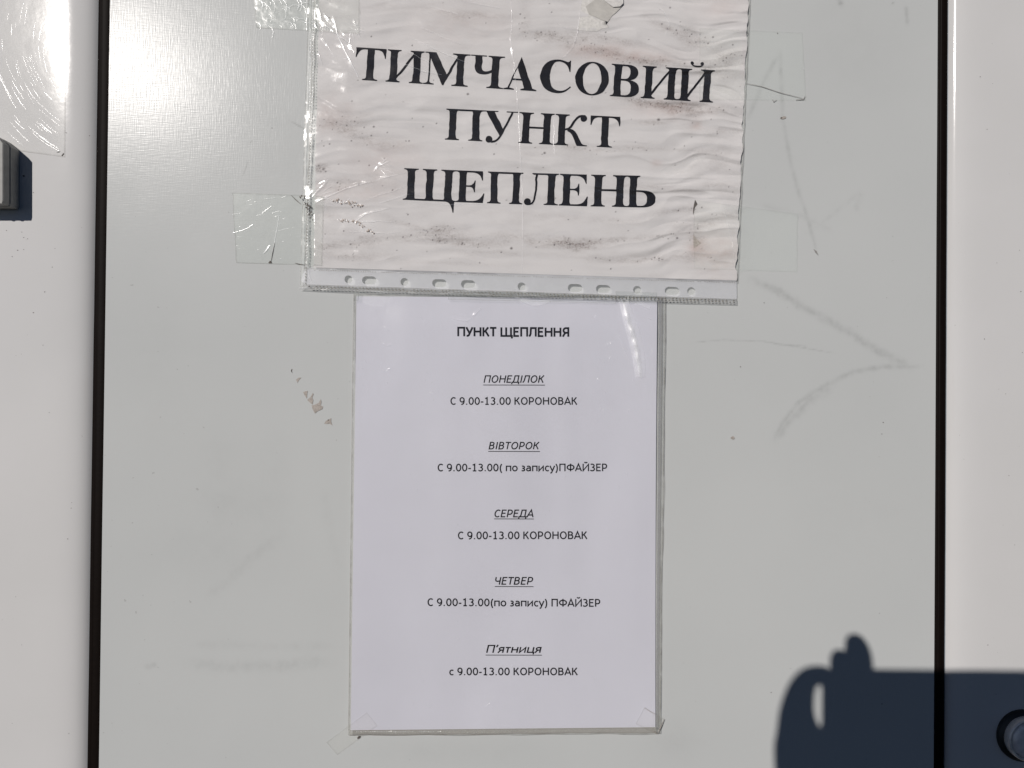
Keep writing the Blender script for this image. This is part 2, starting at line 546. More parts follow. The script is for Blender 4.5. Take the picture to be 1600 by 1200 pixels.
def seal(x0, x1, label, lip_left):
    root = empty('rubber_seal', ((x0 + x1) / 2, 0, ZB))
    tag(root, label, 'seal', 'black rubber seals between the panels')
    w = x1 - x0
    prof = [(0, -0.010)] + [(u, -0.0022 + 0.0016 * math.sin(math.pi * min(1, u * 1.04)) ** 0.6 - (0.0007 if 0.27 < u < 0.31 else 0)) for u in np.linspace(0, 0.96, 26)] + [(0.975, -0.004), (1.0, -0.010)]
    z = np.linspace(ZT, ZB, 60)
    V = []
    for zz in z:
        wob = (fbm(np.array(zz * 30), np.array(1.0), 4, 2) - 0.5) * 0.0004
        for u, d in prof: V.append((x0 + u * w, -(d + float(wob)), zz))
    link('strip', V, grid_faces(len(prof), len(z)), M['rubber'], root)
    a = x0 - 0.0011 if lip_left else x1 + 0.0003
    b = a + 0.0009
    v = [(a, 0.0045, ZB), (b, 0.0040, ZB), (b, 0.012, ZB), (a, 0.012, ZB), (a, 0.0045, ZT), (b, 0.0040, ZT), (b, 0.012, ZT), (a, 0.012, ZT)]
    f = [(0, 1, 2, 3), (4, 7, 6, 5), (0, 4, 5, 1), (1, 5, 6, 2), (2, 6, 7, 3), (3, 7, 4, 0)]
    link('sealant_line', v, f, M['grey_edge'], root, smooth=False)
    return root


seal(XA, XB, 'black rubber seal running down the left side of the scuffed panel', True)
seal(XC, XD, 'black rubber seal running down the right side of the scuffed panel', False)


# paint chips and small marks, thin flakes lying on the lacquer
def chip(pts, mat='chip', up=0.05, parent=panel, name='paint_chip'):
    return poly_patch(name, pts, M[mat], lambda x, y: 0.0003 + 0 * x, parent, up)


def z(cx, cy, pts, s=7.5, ox=380, oy=540):
    return [(ox + x / s, oy + y / s) for x, y in pts]


chip(z(0, 0, [(800, 700), (845, 690), (885, 670), (908, 628), (915, 660), (908, 700), (935, 715), (925, 745), (870, 770), (840, 795), (815, 750)]))
chip(z(0, 0, [(750, 635), (790, 600), (815, 555), (825, 570), (808, 605), (820, 640), (812, 690), (780, 668)]))
chip(z(0, 0, [(700, 545), (730, 535), (755, 530), (748, 570), (745, 620), (725, 590)]))
chip(z(0, 0, [(618, 400), (650, 375), (680, 375), (655, 400), (636, 435)]))
chip(z(0, 0, [(560, 285), (575, 272), (570, 300), (578, 325), (562, 305)]), 'grime')
chip(z(0, 0, [(950, 915), (970, 880), (1000, 868), (1030, 850), (1028, 890), (1045, 935), (1010, 915), (975, 918)]))
chip(z(0, 0, [(985, 875), (1002, 862), (1005, 882)]), 'grime', 0.09)
chip(blob(1145, 684, 3.6, 9, 0.8), up=0.04)
chip(blob(1224, 184, 4.5, 9, 0.5), up=0.04)
chip(blob(1221, 184, 2, 6, 0.5), 'grime', 0.08)
chip([(1271, 389), (1274, 394), (1279, 399), (1276, 392)], 'pale_grime', 0.04)
for cx, cy in ((1194, 473), (1157, 573), (1378, 678), (1500 - 120, 660), (261, 291), (205, 1107), (165, 848), (1215, 52), (1205, 1082), (1378, 1100), (425, 200)):
    chip(blob(cx, cy, 0.9, 5, 0.8), 'grime', 0.03, name='speck')



def film_depth(px, py):
    X = P(px, py)[..., 0]
    s = np.clip(XA - X, 0, None)
    ss = np.linspace(0, 0.30, 1200)
    ang = R(62) * np.exp(-ss / 0.0050) + R(5.5) * np.exp(-(ss / 0.019) ** 2)
    sl_ = np.tan(ang)
    dp = np.concatenate([[0], np.cumsum(0.5 * (sl_[1:] + sl_[:-1]) * np.diff(ss))]); dp -= np.interp(0.18, ss, dp)
    return np.minimum(np.interp(s, ss, dp), 0) + 0.0004 + 0.00012


# ------------------------------------------------------------------ grip (left edge)
def grip():
    out = [(-90, 216), (-25, 215), (0, 217), (11, 220.5), (19, 225), (26, 230.5), (31.5, 237), (31.5, 323), (30, 328), (-90, 328)]
    c = np.array(out, float)
    base = P(c[:, 0], c[:, 1], 0.0)
    root = link('grip', np.zeros((0, 3)), [], M['alu'], left_panel) if False else None
    cx = base[:, [0, 2]].mean(0)
    rings = [(0.0, 0), (0.0098, 0), (0.0102, 0.0007), (0.0112, 0.0007), (0.0116, 0), (0.0176, 0.0000), (0.0180, 0.0005)]

    def inset(p, k):
        q = p.copy(); n = len(p)
        for i in range(n):
            a, b, d = p[i - 1], p[i], p[(i + 1) % n]
            t = (d - a); t /= np.linalg.norm(t)
            nrm = np.array([-t[1], t[0]])
            if np.dot(nrm, cx - b) < 0: nrm = -nrm
            q[i] = b + nrm * k
        return q
    V = []; n = len(c); Fc = []
    for D, k in rings:
        q = inset(base[:, [0, 2]], k)
        V += [(a, -D - 0.0003, b) for a, b in q]
    for r in range(len(rings) - 1):
        for i in range(n):
            j = (i + 1) % n
            Fc.append((r * n + i, r * n + j, (r + 1) * n + j, (r + 1) * n + i))
    Fc.append(tuple((len(rings) - 1) * n + i for i in range(n)))
    o = link('grip', V, Fc, M['alu'], left_panel, smooth=False)
    # shallow flutes on its front
    for px in (-12, -26):
        v = []
        a = P(px, 232, 0.0180); b = P(px, 318, 0.0180)
        for q in (a, b):
            for dx, dy in ((-0.0012, 0), (-0.0006, 0.0008), (0.0006, 0.0008), (0.0012, 0)):
                v.append((q[0] + dx, q[1] - 0.0005 - dy, q[2]))
        link('flute', v, [(0, 1, 5, 4), (1, 2, 6, 5), (2, 3, 7, 6)], M['alu'], left_panel, smooth=False)
    chipo = poly_patch('rust_spot', blob(37, 275, 1.8, 7), M['grime'], 0.0005, left_panel, 0.05)
    return o


grip()
for cx, cy in ((52, 301), (37, 371), (43, 373), (37, 390), (19, 401), (10, 360), (140, 212), (103, 207)):
    poly_patch('speck', blob(cx, cy, 0.9, 5, 0.6), M['grime'], 0.0005, left_panel, 0.03)

rsp = random.Random(21)
for i in range(16):
    cx = rsp.uniform(2, 138); cy = rsp.uniform(360, 1190)
    poly_patch('speck', blob(cx, cy, rsp.uniform(0.5, 1.1), 5, 0.6), M['grime'], 0.0005 if cx < 80 else lambda x, y: film_depth(x, y), left_panel, 0.03)
for i in range(14):
    cx = rsp.uniform(1530, 1598); cy = rsp.uniform(20, 1090)
    poly_patch('speck', blob(cx, cy, rsp.uniform(0.5, 1.0), 5, 0.6), M['grime'], 0.0005, right_panel, 0.03)
# protective film over the upper left corner, scratched by wiping
film = sheet('protective_film', [(-150, -90), (104, -90), (102, 246), (-150, 212)], 3.0, film_depth, M['film'], edge_px=1.5)
tag(film, 'clear scratched plastic film on the glossy panel, above the metal grip', 'film')
rs = random.Random(3)
L_ = []
for i in range(330):
    # wiping arcs round the far upper right, thickest beside the bend
    r = rs.uniform(60, 330); a0 = rs.uniform(R(95), R(185))
    cx, cy = 185 + rs.uniform(-20, 20), 60 + rs.uniform(-20, 20)
    if i % 3 == 0: cx, cy = -120 + rs.uniform(-40, 40), 330 + rs.uniform(-60, 60); a0 = rs.uniform(R(-75), R(10)); r = rs.uniform(120, 260)
    ln = rs.uniform(8, 46) / r
    pts = [(cx + r * math.cos(a0 + ln * t), cy - r * math.sin(a0 + ln * t) * (1 if i % 3 == 0 else -1)) for t in np.linspace(0, 1, 7)]
    if all(-5 < p[0] < 101 and -5 < p[1] < 238 - (100 - p[0]) * 0.15 for p in pts):
        L_.append((pts, rs.uniform(0.25, 0.6), rs.uniform(0.02, 0.05)))
o = tubes('scratches', L_, M['crease'], lambda x, y: film_depth(x, y) + 0.00002, film)
o['kind'] = 'stuff'
poly_patch('grit', [(96, 243), (99, 239), (100, 240), (97, 244)], M['grime'], film_depth, film, 0.1)
poly_patch('grit', [(88, 238), (94, 236), (92, 238)], M['grime'], film_depth, film, 0.1)

# ------------------------------------------------------------------ lock (right edge)
def lathe(name, cx, cz, prof, mat, parent, n=48):
    V = []; Fc = []
    for r, D in prof:
        for k in range(n):
            a = 2 * math.pi * k / n
            V.append((cx + r * math.cos(a), -D, cz + r * math.sin(a)))
    for i in range(len(prof) - 1):
        for k in range(n):
            k2 = (k + 1) % n
            Fc.append((i * n + k, i * n + k2, (i + 1) * n + k2, (i + 1) * n + k))
    return link(name, V, Fc, mat, parent)


lc = P(1596, 1148, 0.0)
lx, lz = float(lc[0]), float(lc[2])
esc = lathe('lock', lx, lz, [(0.0178, 0.0), (0.0178, 0.0022), (0.0172, 0.0032), (0.0150, 0.0040), (0.0148, 0.0042), (0.0001, 0.0042)], M['black_plastic'], right_panel)
lathe('ring', lx, lz, [(0.0148, 0.0043), (0.0148, 0.0085), (0.0144, 0.0094), (0.0136, 0.0098), (0.0130, 0.0096), (0.0128, 0.0070), (0.0128, 0.0045)], M['steel'], right_panel)
lathe('cap', lx, lz, [(0.0124, 0.0046), (0.0124, 0.0092), (0.0118, 0.0100), (0.0090, 0.0103), (0.0001, 0.0104)], M['white_cap'], right_panel)
v = [(lx - 0.001, -0.01045, lz - 0.006), (lx + 0.001, -0.01045, lz - 0.006), (lx + 0.001, -0.01045, lz + 0.006), (lx - 0.001, -0.01045, lz + 0.006)]
v += [(a, -0.0106, c) for a, b, c in v]
link('keyhole', v, [(0, 1, 2, 3), (4, 5, 6, 7), (0, 1, 5, 4), (1, 2, 6, 5), (2, 3, 7, 6), (3, 0, 4, 7)], M['black_plastic'], right_panel, smooth=False)

# ------------------------------------------------------------------ upper notice
def hA(px, py):
    """height of the old wavy paper above the panel (m)"""
    px = np.asarray(px, float); py = np.asarray(py, float)
    yy = py - (px - 490) * 0.035 + 24 * (fbm(px / 110, py / 80, 41, 2) - 0.5) * 2
    A = 0.72 + 0.30 * sstep(820, 1130, px)
    fan = 1 + 0.25 * sstep(950, 1150, px)
    h = (fbm(px / 170, yy / 21, 11, 2) - 0.5) * 1.9
    h = h + (fbm(px / 90, yy / 10.5 * fan, 17, 1) - 0.5) * (0.16 + 0.45 * sstep(950, 1140, px)) * 1.0
    h = h + (fbm(px / 42, py / 34, 23, 2) - 0.5) * 1.3
    # ripples that gather towards the right edge
    rp = np.sin(yy / 17.5 * 6.283 / 1.0 * 0.5 + 3 * fbm(px / 80, py / 40, 8, 2) * 2)
    h = h + rp * 0.28 * sstep(1010, 1155, px) * sstep(20, 120, py) * (1 - 0.6 * sstep(330, 400, py))
    rn = lambda q: 1 - np.abs(2 * q - 1)
    h = h + (rn(fbm(px / 120, yy / 26, 47, 2)) ** 2) * (0.45 + 0.55 * sstep(880, 1100, px))
    h = h - (rn(fbm(px / 75, yy / 15, 53, 1)) ** 2) * (0.10 + 0.42 * sstep(930, 1080, px))
    base = 2.0 + 0.7 * sstep(300, 430, py) - 0.8 * sstep(700, 1150, px)
    flat = 1 - 0.75 * sstep(395, 430, py)
    return (base + A * h * flat) * MM


DBLOB = [(880, 58, 60, 7, 4, .5), (940, 80, 70, 8, 8, .55), (1000, 95, 60, 9, 6, .5), (1045, 165, 40, 8, 8, .75), (1000, 158, 60, 8, 8, .45),
         (1080, 60, 40, 14, 30, .35), (1140, 90, 25, 14, 0, .45), (1040, 45, 30, 7, 30, .4), (850, 50, 25, 4, 0, .6), (620, 85, 60, 6, 3, .12),
         (1090, 172, 60, 8, 5, .35), (530, 190, 45, 14, 0, .35), (545, 205, 35, 8, 20, .4), (500, 262, 14, 8, 0, .6), (530, 290, 60, 10, -5, .3),
         (620, 270, 50, 8, -5, .2), (530, 380, 60, 10, -3, .42), (600, 375, 60, 7, -8, .25), (690, 365, 40, 12, 4, .5), (720, 378, 80, 6, 3, .4),
         (640, 350, 50, 5, 14, .3), (840, 375, 90, 7, 3, .4), (905, 382, 35, 9, 0, .65), (960, 375, 90, 5, -4, .4), (980, 405, 80, 5, 2, .35),
         (1060, 400, 50, 9, -2, .3), (1090, 378, 14, 12, 0, .5), (1100, 350, 60, 8, -12, .3), (1040, 295, 80, 4, 3, .3), (900, 340, 150, 5, 3, .16),
         (690, 20, 80, 8, 4, .2), (760, 25, 60, 5, 2, .2), (700, 410, 120, 4, 2, .2), (1010, 232, 90, 4, 3, .3), (940, 235, 60, 3, 1, .25),
         (820, 30, 8, 20, 0, .2), (545, 125, 30, 16, 0, .12), (1020, 190, 30, 4, 0, .4), (870, 230, 70, 3, 0, .3), (810, 105, 50, 5, 2, .22), (1120, 250, 30, 25, 0, .2)]
SP = [(731, 147, 1.8), (682, 193, 1.2), (661, 198, 1.1), (584, 198, 1.5), (569, 199, 1), (605, 207, 1), (549, 220, 1.2), (550, 158, 1.1),
      (1029, 187, 2.2), (1047, 12, 1.3), (1114, 58, 1.4), (862, 19, 1.0), (813, 22, 1.2), (820, 28, 1), (816, 36, .8), (811, 37, .7), (812, 45, .8),
      (851, 239, 1.8), (799, 388, 2), (1058, 372, 1.7), (1044, 373, 1), (962, 331, 1), (922, 235, 1), (1010, 235, 1), (1012, 136, .9), (925, 152, .8),
      (1145, 70, 1.3), (1082, 192, 1), (1130, 95, 1.2), (984, 98, 1.2), (1011, 98, 1), (888, 343, 1), (960, 221, .9), (993, 222, .9), (505, 264, 1.6), (509, 268, 1.2), (498, 259, 1.3),
      (515, 225, 1.2), (506, 228, 1), (667, 393, .8), (931, 403, 1.1), (893, 422, .8), (1101, 420, .9), (880, 65, .6), (1195 - 50, 300, .8), (1035, 295, 1.1), (760, 20, .5)]
DBLOB += [(960, 62, 60, 6, 10, .4), (1110, 110, 40, 12, 10, .4), (560, 400, 60, 6, 0, .3), (510, 340, 18, 10, 0, .35), (1060, 330, 50, 4, -8, .35), (870, 310, 60, 4, 2, .2), (590, 220, 50, 10, 8, .25), (1120, 290, 26, 5, 3, .3), (1125, 205, 26, 6, 4, .3), (770, 395, 90, 5, 2, .25)]
ST = [(520, 180, 30, 25, .22), (600, 250, 60, 30, .16), (560, 300, 70, 16, .14), (930, 80, 50, 12, .30), (1000, 90, 60, 12, .25), (1025, 255, 8, 6, .3),
      (1120, 395, 40, 30, .24), (1090, 385, 12, 14, .3), (1130, 10, 40, 20, .16), (1085, 195, 10, 8, .3), (720, 40, 80, 30, .12), (905, 20, 10, 25, .0), (1040, 170, 60, 14, .25)]


def dirtA(X, Y):
    s = np.zeros(X.shape)
    for cx, cy, rx, ry, an, a in DBLOB:
        c, q = math.cos(R(an)), math.sin(R(an))
        dx, dy = X - cx, Y - cy
        u = (dx * c + dy * q) / rx; v_ = (-dx * q + dy * c) / ry + (fbm(X / 30, Y / 12, 77, 2) - 0.5) * 1.6
        s = s + a * np.exp(-u * u - v_ * v_)
    s = s * (0.25 + 1.3 * fbm(X / 12, Y / 4.5, 31, 4))
    s = s + 0.10 * sstep(0.5, 0.75, fbm(X / 60, Y / 12, 55, 4))
    return np.clip(s, 0, 1)


def speckA(X, Y):
    s = np.zeros(X.shape)
    for cx, cy, r in SP:
        d = np.hypot(X - cx, (Y - cy) * 1.15)
        s = np.maximum(s, np.clip(1.5 - d / r, 0, 1) * 0.8)
    base = dirtA(X, Y)
    h = hash2(np.floor(X / 1.6), np.floor(Y / 1.6), 3)
    s = np.maximum(s, np.where(h > 1 - 0.08 * np.clip(base - 0.12, 0, 0.6) - 0.0006, 0.65, 0))
    return s


def stainA(X, Y):
    s = np.zeros(X.shape)
    for cx, cy, rx, ry, a in ST:
        s = s + a * np.exp(-((X - cx) / rx) ** 2 - ((Y - cy) / ry) ** 2) * (0.2 + 1.5 * fbm(X / 14, Y / 9, 91, 4))
    return np.clip(s, 0, 0.8)


def warpA(X, Y, u, v):
    e = sstep(0.93, 1, u)
    X = X + e * (2.2 * (fbm(Y / 13, Y * 0 + 3, 6, 2) - 0.5) * 2 + 0.5 * np.sin(Y / 5.3 + 2 * np.sin(Y / 31)))
    X = X + sstep(0.96, 1, 1 - u) * 0.8 * (fbm(Y / 25, Y * 0, 9, 2) - 0.5) * 2
    return X, Y


paperA = sheet('paper_notice', [(499, -42), (1171, -28), (1150, 438), (490, 418)], 1.15, hA, M['paper_a'], warp=warpA,
               attrs={'dirt': dirtA, 'speck': speckA, 'stain': stainA})
tag(paperA, 'upper wrinkled grimy paper notice with three lines of large black serif capitals', 'notice')

# ---- serif letters, drawn as outlines (cap height 100)
def Q(*seg, n=8):
    """path: tuples (x,y) or 6-tuples (cubic)"""
    out = []
    for s in seg:
        if len(s) == 2: out.append((float(s[0]), float(s[1])))
        else:
            for p in bez(out[-1], s[0:2], s[2:4], s[4:6], n)[1:]: out.append((float(p[0]), float(p[1])))
    return out


def stem(x0, x1, top=True, bot=True, y0=0, y1=100, s=11, sl_=None, sr=None):
    sl_ = s if sl_ is None else sl_; sr = s if sr is None else sr
    p = []
    if bot: p += Q((x0 - sl_, y0), (x1 + sr, y0), (x1 + sr, y0 + 3.2), (x1 + 3, y0 + 4, x1, y0 + 6, x1, y0 + 15), n=6)
    else: p += [(x0, y0), (x1, y0)]
    if top: p += Q((x1, y1 - 15), (x1, y1 - 6, x1 + 3, y1 - 4, x1 + sr, y1 - 3.2), (x1 + sr, y1), (x0 - sl_, y1), (x0 - sl_, y1 - 3.2),
                   (x0 - 3, y1 - 4, x0, y1 - 6, x0, y1 - 15), n=6)
    else: p += [(x1, y1), (x0, y1)]
    if bot: p += Q((x0, y0 + 15), (x0, y0 + 6, x0 - 3, y0 + 4, x0 - sl_, y0 + 3.2), n=6)
    return ('p', p)


def ball(cx, cy, r): return ('p', [(cx + r * math.cos(a), cy + r * math.sin(a)) for a in np.linspace(0, 2 * math.pi, 20, endpoint=False)])
def strip(a, b): return ('s', a, b)
def box(x0, y0, x1, y1): return ('p', [(x0, y0), (x1, y0), (x1, y1), (x0, y1)])


def ell(cx, cy, rx, ry, n=44): return [(cx + rx * math.cos(a), cy + ry * math.sin(a)) for a in np.linspace(0, 2 * math.pi, n)]


IY = [stem(11, 33), stem(84, 106), ('p', [(33, 10), (84, 80), (84, 92), (33, 22)])]
SERIF = {
    'Т': (95, [stem(36.5, 58.5, top=False, y1=96, s=13), ('p', Q((0, 100), (0, 70), (3, 70), (7, 88, 14, 95, 30, 95), (65, 95), (81, 95, 88, 88, 92, 70), (95, 70), (95, 100)))]),
    'И': (117, IY),
    'Й': (117, IY + [ball(43, 117.5, 5.5), ball(75, 117.5, 5.5), ('p', Q((38, 116), (42, 103, 76, 103, 80, 116), (74, 113), (68, 110, 50, 110, 44, 113)))]),
    'М': (145, [stem(14.5, 19.5, top=False, y1=96, sl_=14, sr=14), box(2, 97, 34, 100), ('p', [(10, 100), (36, 100), (76, 27), (63, 0), (60, 0)]),
                ('p', [(60, 0), (64, 0), (112, 97), (112, 100), (107, 100), (68, 26)]), stem(103, 125, sl_=15, sr=15), box(104, 96.5, 143, 100)]),
    'Ч': (107, [stem(68, 91, sl_=13, sr=16), ('p', Q((14, 98), (36, 98), (36, 66), (36, 55, 40, 51, 48, 51), (56, 51, 62, 53, 68, 57), (68, 48), (58, 43, 50, 41, 40, 41), (24, 41, 14, 48, 14, 64), n=6)),
                box(0, 96.8, 50, 100)]),
    'А': (103, [('p', [(50, 103), (39, 70), (66, 3), (92, 3)]), ('p', [(50, 103), (41, 74), (17, 3), (11, 3)]), box(24, 30, 58, 35),
                ('p', [(0, 0), (33, 0), (33, 3.2), (19, 6), (10, 6), (0, 3.2)]), ('p', [(53, 0), (103, 0), (103, 3.2), (90, 7), (65, 7), (53, 3.2)])]),
    'С': (101, [('p', Q((94, 101), (94, 66), (91, 66), (87, 85, 75, 96, 58, 96), (38, 96, 31, 75, 31, 51), (31, 22, 42, 6, 64, 6), (78, 6, 88, 12, 96, 22),
                        (99, 19), (88, 5, 73, -2, 55, -2), (22, -2, 0, 20, 0, 49), (0, 80, 23, 102, 55, 102), (70, 102, 80, 97, 85, 96), (88, 96, 90, 98, 91, 101)))]),
    'О': (107, [strip(ell(53.5, 50, 53.5, 52), ell(53.5, 50, 29, 47.5))]),
    'В': (91, [stem(11, 33, sr=5), box(0, 96.6, 50, 100), box(0, 0, 50, 3.3),
               strip(Q((33, 100), (52, 100), (74, 100, 85, 90, 85, 76), (85, 62, 75, 53, 55, 52), (33, 52)), Q((33, 95), (45, 95), (57, 95, 60, 86, 60, 76), (60, 62, 55, 55.5, 42, 55.5), (33, 55.5))),
               strip(Q((33, 54), (48, 54), (76, 53, 91, 44, 91, 27), (91, 8, 75, 0, 50, 0), (33, 0)), Q((33, 50), (42, 50), (58, 50, 65, 43, 65, 28), (65, 12, 58, 5, 46, 5), (33, 5)))]),
    'П': (117, [stem(11, 33), stem(84, 106), box(11, 94.5, 106, 100)]),
    'У': (113, [('p', [(11, 98), (38, 98), (69, 40), (57, 20)]), box(0, 96.8, 50, 100), box(76, 96.8, 113, 100),
                strip(Q((99, 98), (62, 18), (55, 3, 45, -3, 30, -3)), Q((92, 98), (57, 22), (51, 9, 43, 3, 32, 4))), ball(24, 8, 11)]),
    'Н': (110, [stem(11, 33), stem(77, 99), box(33, 49, 77, 55)]),
    'К': (104, [stem(11, 33), strip(Q((33, 54), (58, 54, 52, 101, 86, 101)), Q((33, 48), (66, 50, 60, 93, 82, 93))), ball(90, 89.5, 11),
                ('p', Q((40, 50), (50, 54), (68, 52, 74, 28, 86, 10), (90, 4, 96, 3.2, 104, 3.2), (104, 0), (72, 0), (62, 14, 58, 42, 40, 46), n=7))]),
    'Щ': (159, [stem(11, 33), stem(68, 90), stem(125, 147), box(11, 0, 147, 5.5), ('p', Q((128, 4), (156, 4), (156, -34), (153, -34), (149, -12, 140, 0, 128, 0)))]),
    'Е': (91, [stem(11, 33, sr=5), box(0, 96.8, 45, 100), box(0, 0, 45, 3.2), ('p', Q((33, 100), (84, 100), (85, 71), (82, 71), (78, 88, 68, 95, 50, 95), (33, 95))),
               ('p', Q((33, 54), (42, 54), (52, 54, 58, 60, 59, 70), (62, 70), (62, 33), (59, 33), (58, 44, 52, 49.5, 42, 49.5), (33, 49.5), n=6)),
               ('p', Q((33, 0), (87, 0), (91, 30), (88, 30), (80, 11, 68, 5, 50, 5), (33, 5)))]),
    'Л': (111, [stem(77, 99, sl_=11, sr=12), box(29, 95, 99, 100), box(26, 96.8, 60, 100), strip(Q((44, 97), (42, 42), (41, 10, 33, -2, 16, -2)), Q((37, 97), (36, 42), (35, 16, 30, 4, 20, 4))), ball(14, 9, 11)]),
    'Ь': (95, [stem(11, 33), strip(Q((33, 54), (50, 54), (80, 54, 93, 44, 93, 27), (93, 8, 76, 0, 50, 0), (33, 0)), Q((33, 49), (42, 49), (58, 49, 66, 42, 66, 27), (66, 12, 58, 5, 46, 5), (33, 5)))]),
}


def serif_line(text, spans, basef, cap, name):
    bm = bmesh.new()
    for gi, (ch, (x0, x1)) in enumerate(zip(text, spans)):
        W, shapes = SERIF[ch]
        b2 = bmesh.new()
        lift = 0
        for sh in shapes:
            lift += 1
            if sh[0] == 'p':
                vs_ = [b2.verts.new((p[0], p[1], lift)) for p in sh[1]]
                f = b2.faces.new(vs_); f.normal_update()
                bmesh.ops.triangulate(b2, faces=[f])
            else:
                a, b = sh[1], sh[2]
                va = [b2.verts.new((p[0], p[1], lift)) for p in a]; vb = [b2.verts.new((p[0], p[1], lift)) for p in b]
                for i in range(len(a) - 1):
                    if (Vector(a[i]) - Vector(a[i + 1])).length < 1e-4 and (Vector(b[i]) - Vector(b[i + 1])).length < 1e-4: continue
                    b2.faces.new((va[i], va[i + 1], vb[i + 1], vb[i]))
        for k in range(-36, 126, 6):
            bmesh.ops.bisect_plane(b2, geom=b2.verts[:] + b2.edges[:] + b2.faces[:], plane_co=(0, k + 0.37, 0), plane_no=(0, 1, 0))
        for k in range(6, int(W), 8):
            bmesh.ops.bisect_plane(b2, geom=b2.verts[:] + b2.edges[:] + b2.faces[:], plane_co=(k + 0.31, 0, 0), plane_no=(1, 0, 0))
        bmesh.ops.triangulate(b2, faces=b2.faces[:])
        mp = {}
        us = np.array([v.co[:] for v in b2.verts])
        X = x0 + us[:, 0] / W * (x1 - x0)
        sl_ = (basef(x1) - basef(x0)) / (x1 - x0)
        Y = basef(X) - us[:, 1] * cap / 100
        X = X + us[:, 1] * cap / 100 * sl_
        # print follows the buckled paper
        wob = 0.9 * (fbm(X / 30, Y / 8, 61, 2) - 0.5) * 2
        D = hA(X, Y) + (0.14 + 0.012 * us[:, 2]) * MM
        V = P(X + wob, Y + 0.25 * wob, D)
        for i, v in enumerate(b2.verts): mp[v] = bm.verts.new(V[i])
        for f in b2.faces:
            if f.calc_area() > 1e-6: bm.faces.new([mp[v] for v in f.verts])
        b2.free()
    bmesh.ops.recalc_face_normals(bm, faces=bm.faces[:])
    me = bpy.data.meshes.new(name)
    org = Vector(paperA['_o'])
    for v in bm.verts: v.co -= org
    bm.normal_update()
    for f in bm.faces:
        if f.normal.y > 0: f.normal_flip()
    bm.to_mesh(me); bm.free()
    me.materials.append(M['ink'])
    o = bpy.data.objects.new(name, me); C.objects.link(o); o.parent = paperA
    return o


S1 = [(553.7, 600.7), (602.5, 660.7), (661, 733), (733, 786), (786.7, 838), (842.5, 892.5), (897, 950), (952.5, 997.5), (1001, 1058.7), (1057.5, 1113.7)]
l1 = serif_line('ТИМЧАСОВИЙ', S1, lambda x: 124.3 + (x - 556) * 0.0645, 50.5, 'lettering'); l1['label'] = 'top line of large serif capitals'
S2 = [(695, 753.7), (751.7, 808), (810, 864), (865.5, 917), (921, 967)]
l2 = serif_line('ПУНКТ', S2, lambda x: 218 + (x - 695) * 0.048, 48.5, 'lettering'); l2['label'] = 'middle line of large serif capitals'
S3 = [(630, 711), (710.7, 756), (760.7, 816), (817, 872), (873.7, 918.7), (922.5, 979.5), (978, 1025)]
l3 = serif_line('ЩЕПЛЕНЬ', S3, lambda x: 312.2 + (x - 630) * 0.0315 + 1.2 * np.sin((np.asarray(x) - 630) / 395 * math.pi), 49.5, 'lettering'); l3['label'] = 'bottom line of large serif capitals'

# torn flap of paper fibre near the top
def flap(pts, lift, name='torn_flap', mat='torn', parent=paperA):
    pts = np.array(pts, float)
    n = len(pts); c = pts.mean(0)
    V = []; Fc = []
    rings = [1.0, 0.75, 0.4, 0.05]
    for r in rings:
        q = c + (pts - c) * r
        l = np.array([lift(x, y) for x, y in q])
        V.append(P(q[:, 0], q[:, 1], hA(q[:, 0], q[:, 1]) + (0.06 + l) * MM))
    V = np.vstack(V)
    for k in range(len(rings) - 1):
        for i in range(n): Fc.append((k * n + i, k * n + (i + 1) % n, (k + 1) * n + (i + 1) % n, (k + 1) * n + i))
    Fc.append(tuple(3 * n + i for i in range(n)))
    return link(name, V, Fc, M[mat], parent)


flap([(908, 10), (912, -10), (930, -22), (965, -25), (975, -5), (972, 8), (952, 30), (948, 38), (952, 43), (940, 45), (933, 49), (915, 48), (903, 47), (906, 30)],
     lambda x, y: 0.06 + 0.1 * max(0, (30 - y) / 30) * 0)
M['flap_b'] = mat_simple("soaked_paper", (0.47, 0.455, 0.43), 0.9, scale=260, var=0.08, spec=0.1, bmp=0.4)
flap([(915, 10), (926, 2), (934, -6), (950, -4), (972, -8), (972, 10), (962, 20), (956, 25), (950, 34), (940, 31), (920, 22)],
     lambda x, y: 0.18 + 0.004 * max(0, x - 915), mat='flap_b')
flap([(936, -12), (946, 2), (958, 11), (969, 10), (974, 5), (973, -14)], lambda x, y: 0.30 + 0.03 * max(0, x - 936))
# small tears on the right
flap([(1086, 312), (1090, 319), (1086, 324), (1083, 336), (1083, 326)], lambda x, y: 0.12, mat='grime')
flap([(1083, 366), (1089, 374), (1096, 380), (1084, 388)], lambda x, y: 0.08, mat='chip')

# ---- upper sleeve
def bottomA(x): return 451.5 + (x - 468) * 0.0335         # lower rim of the sleeve


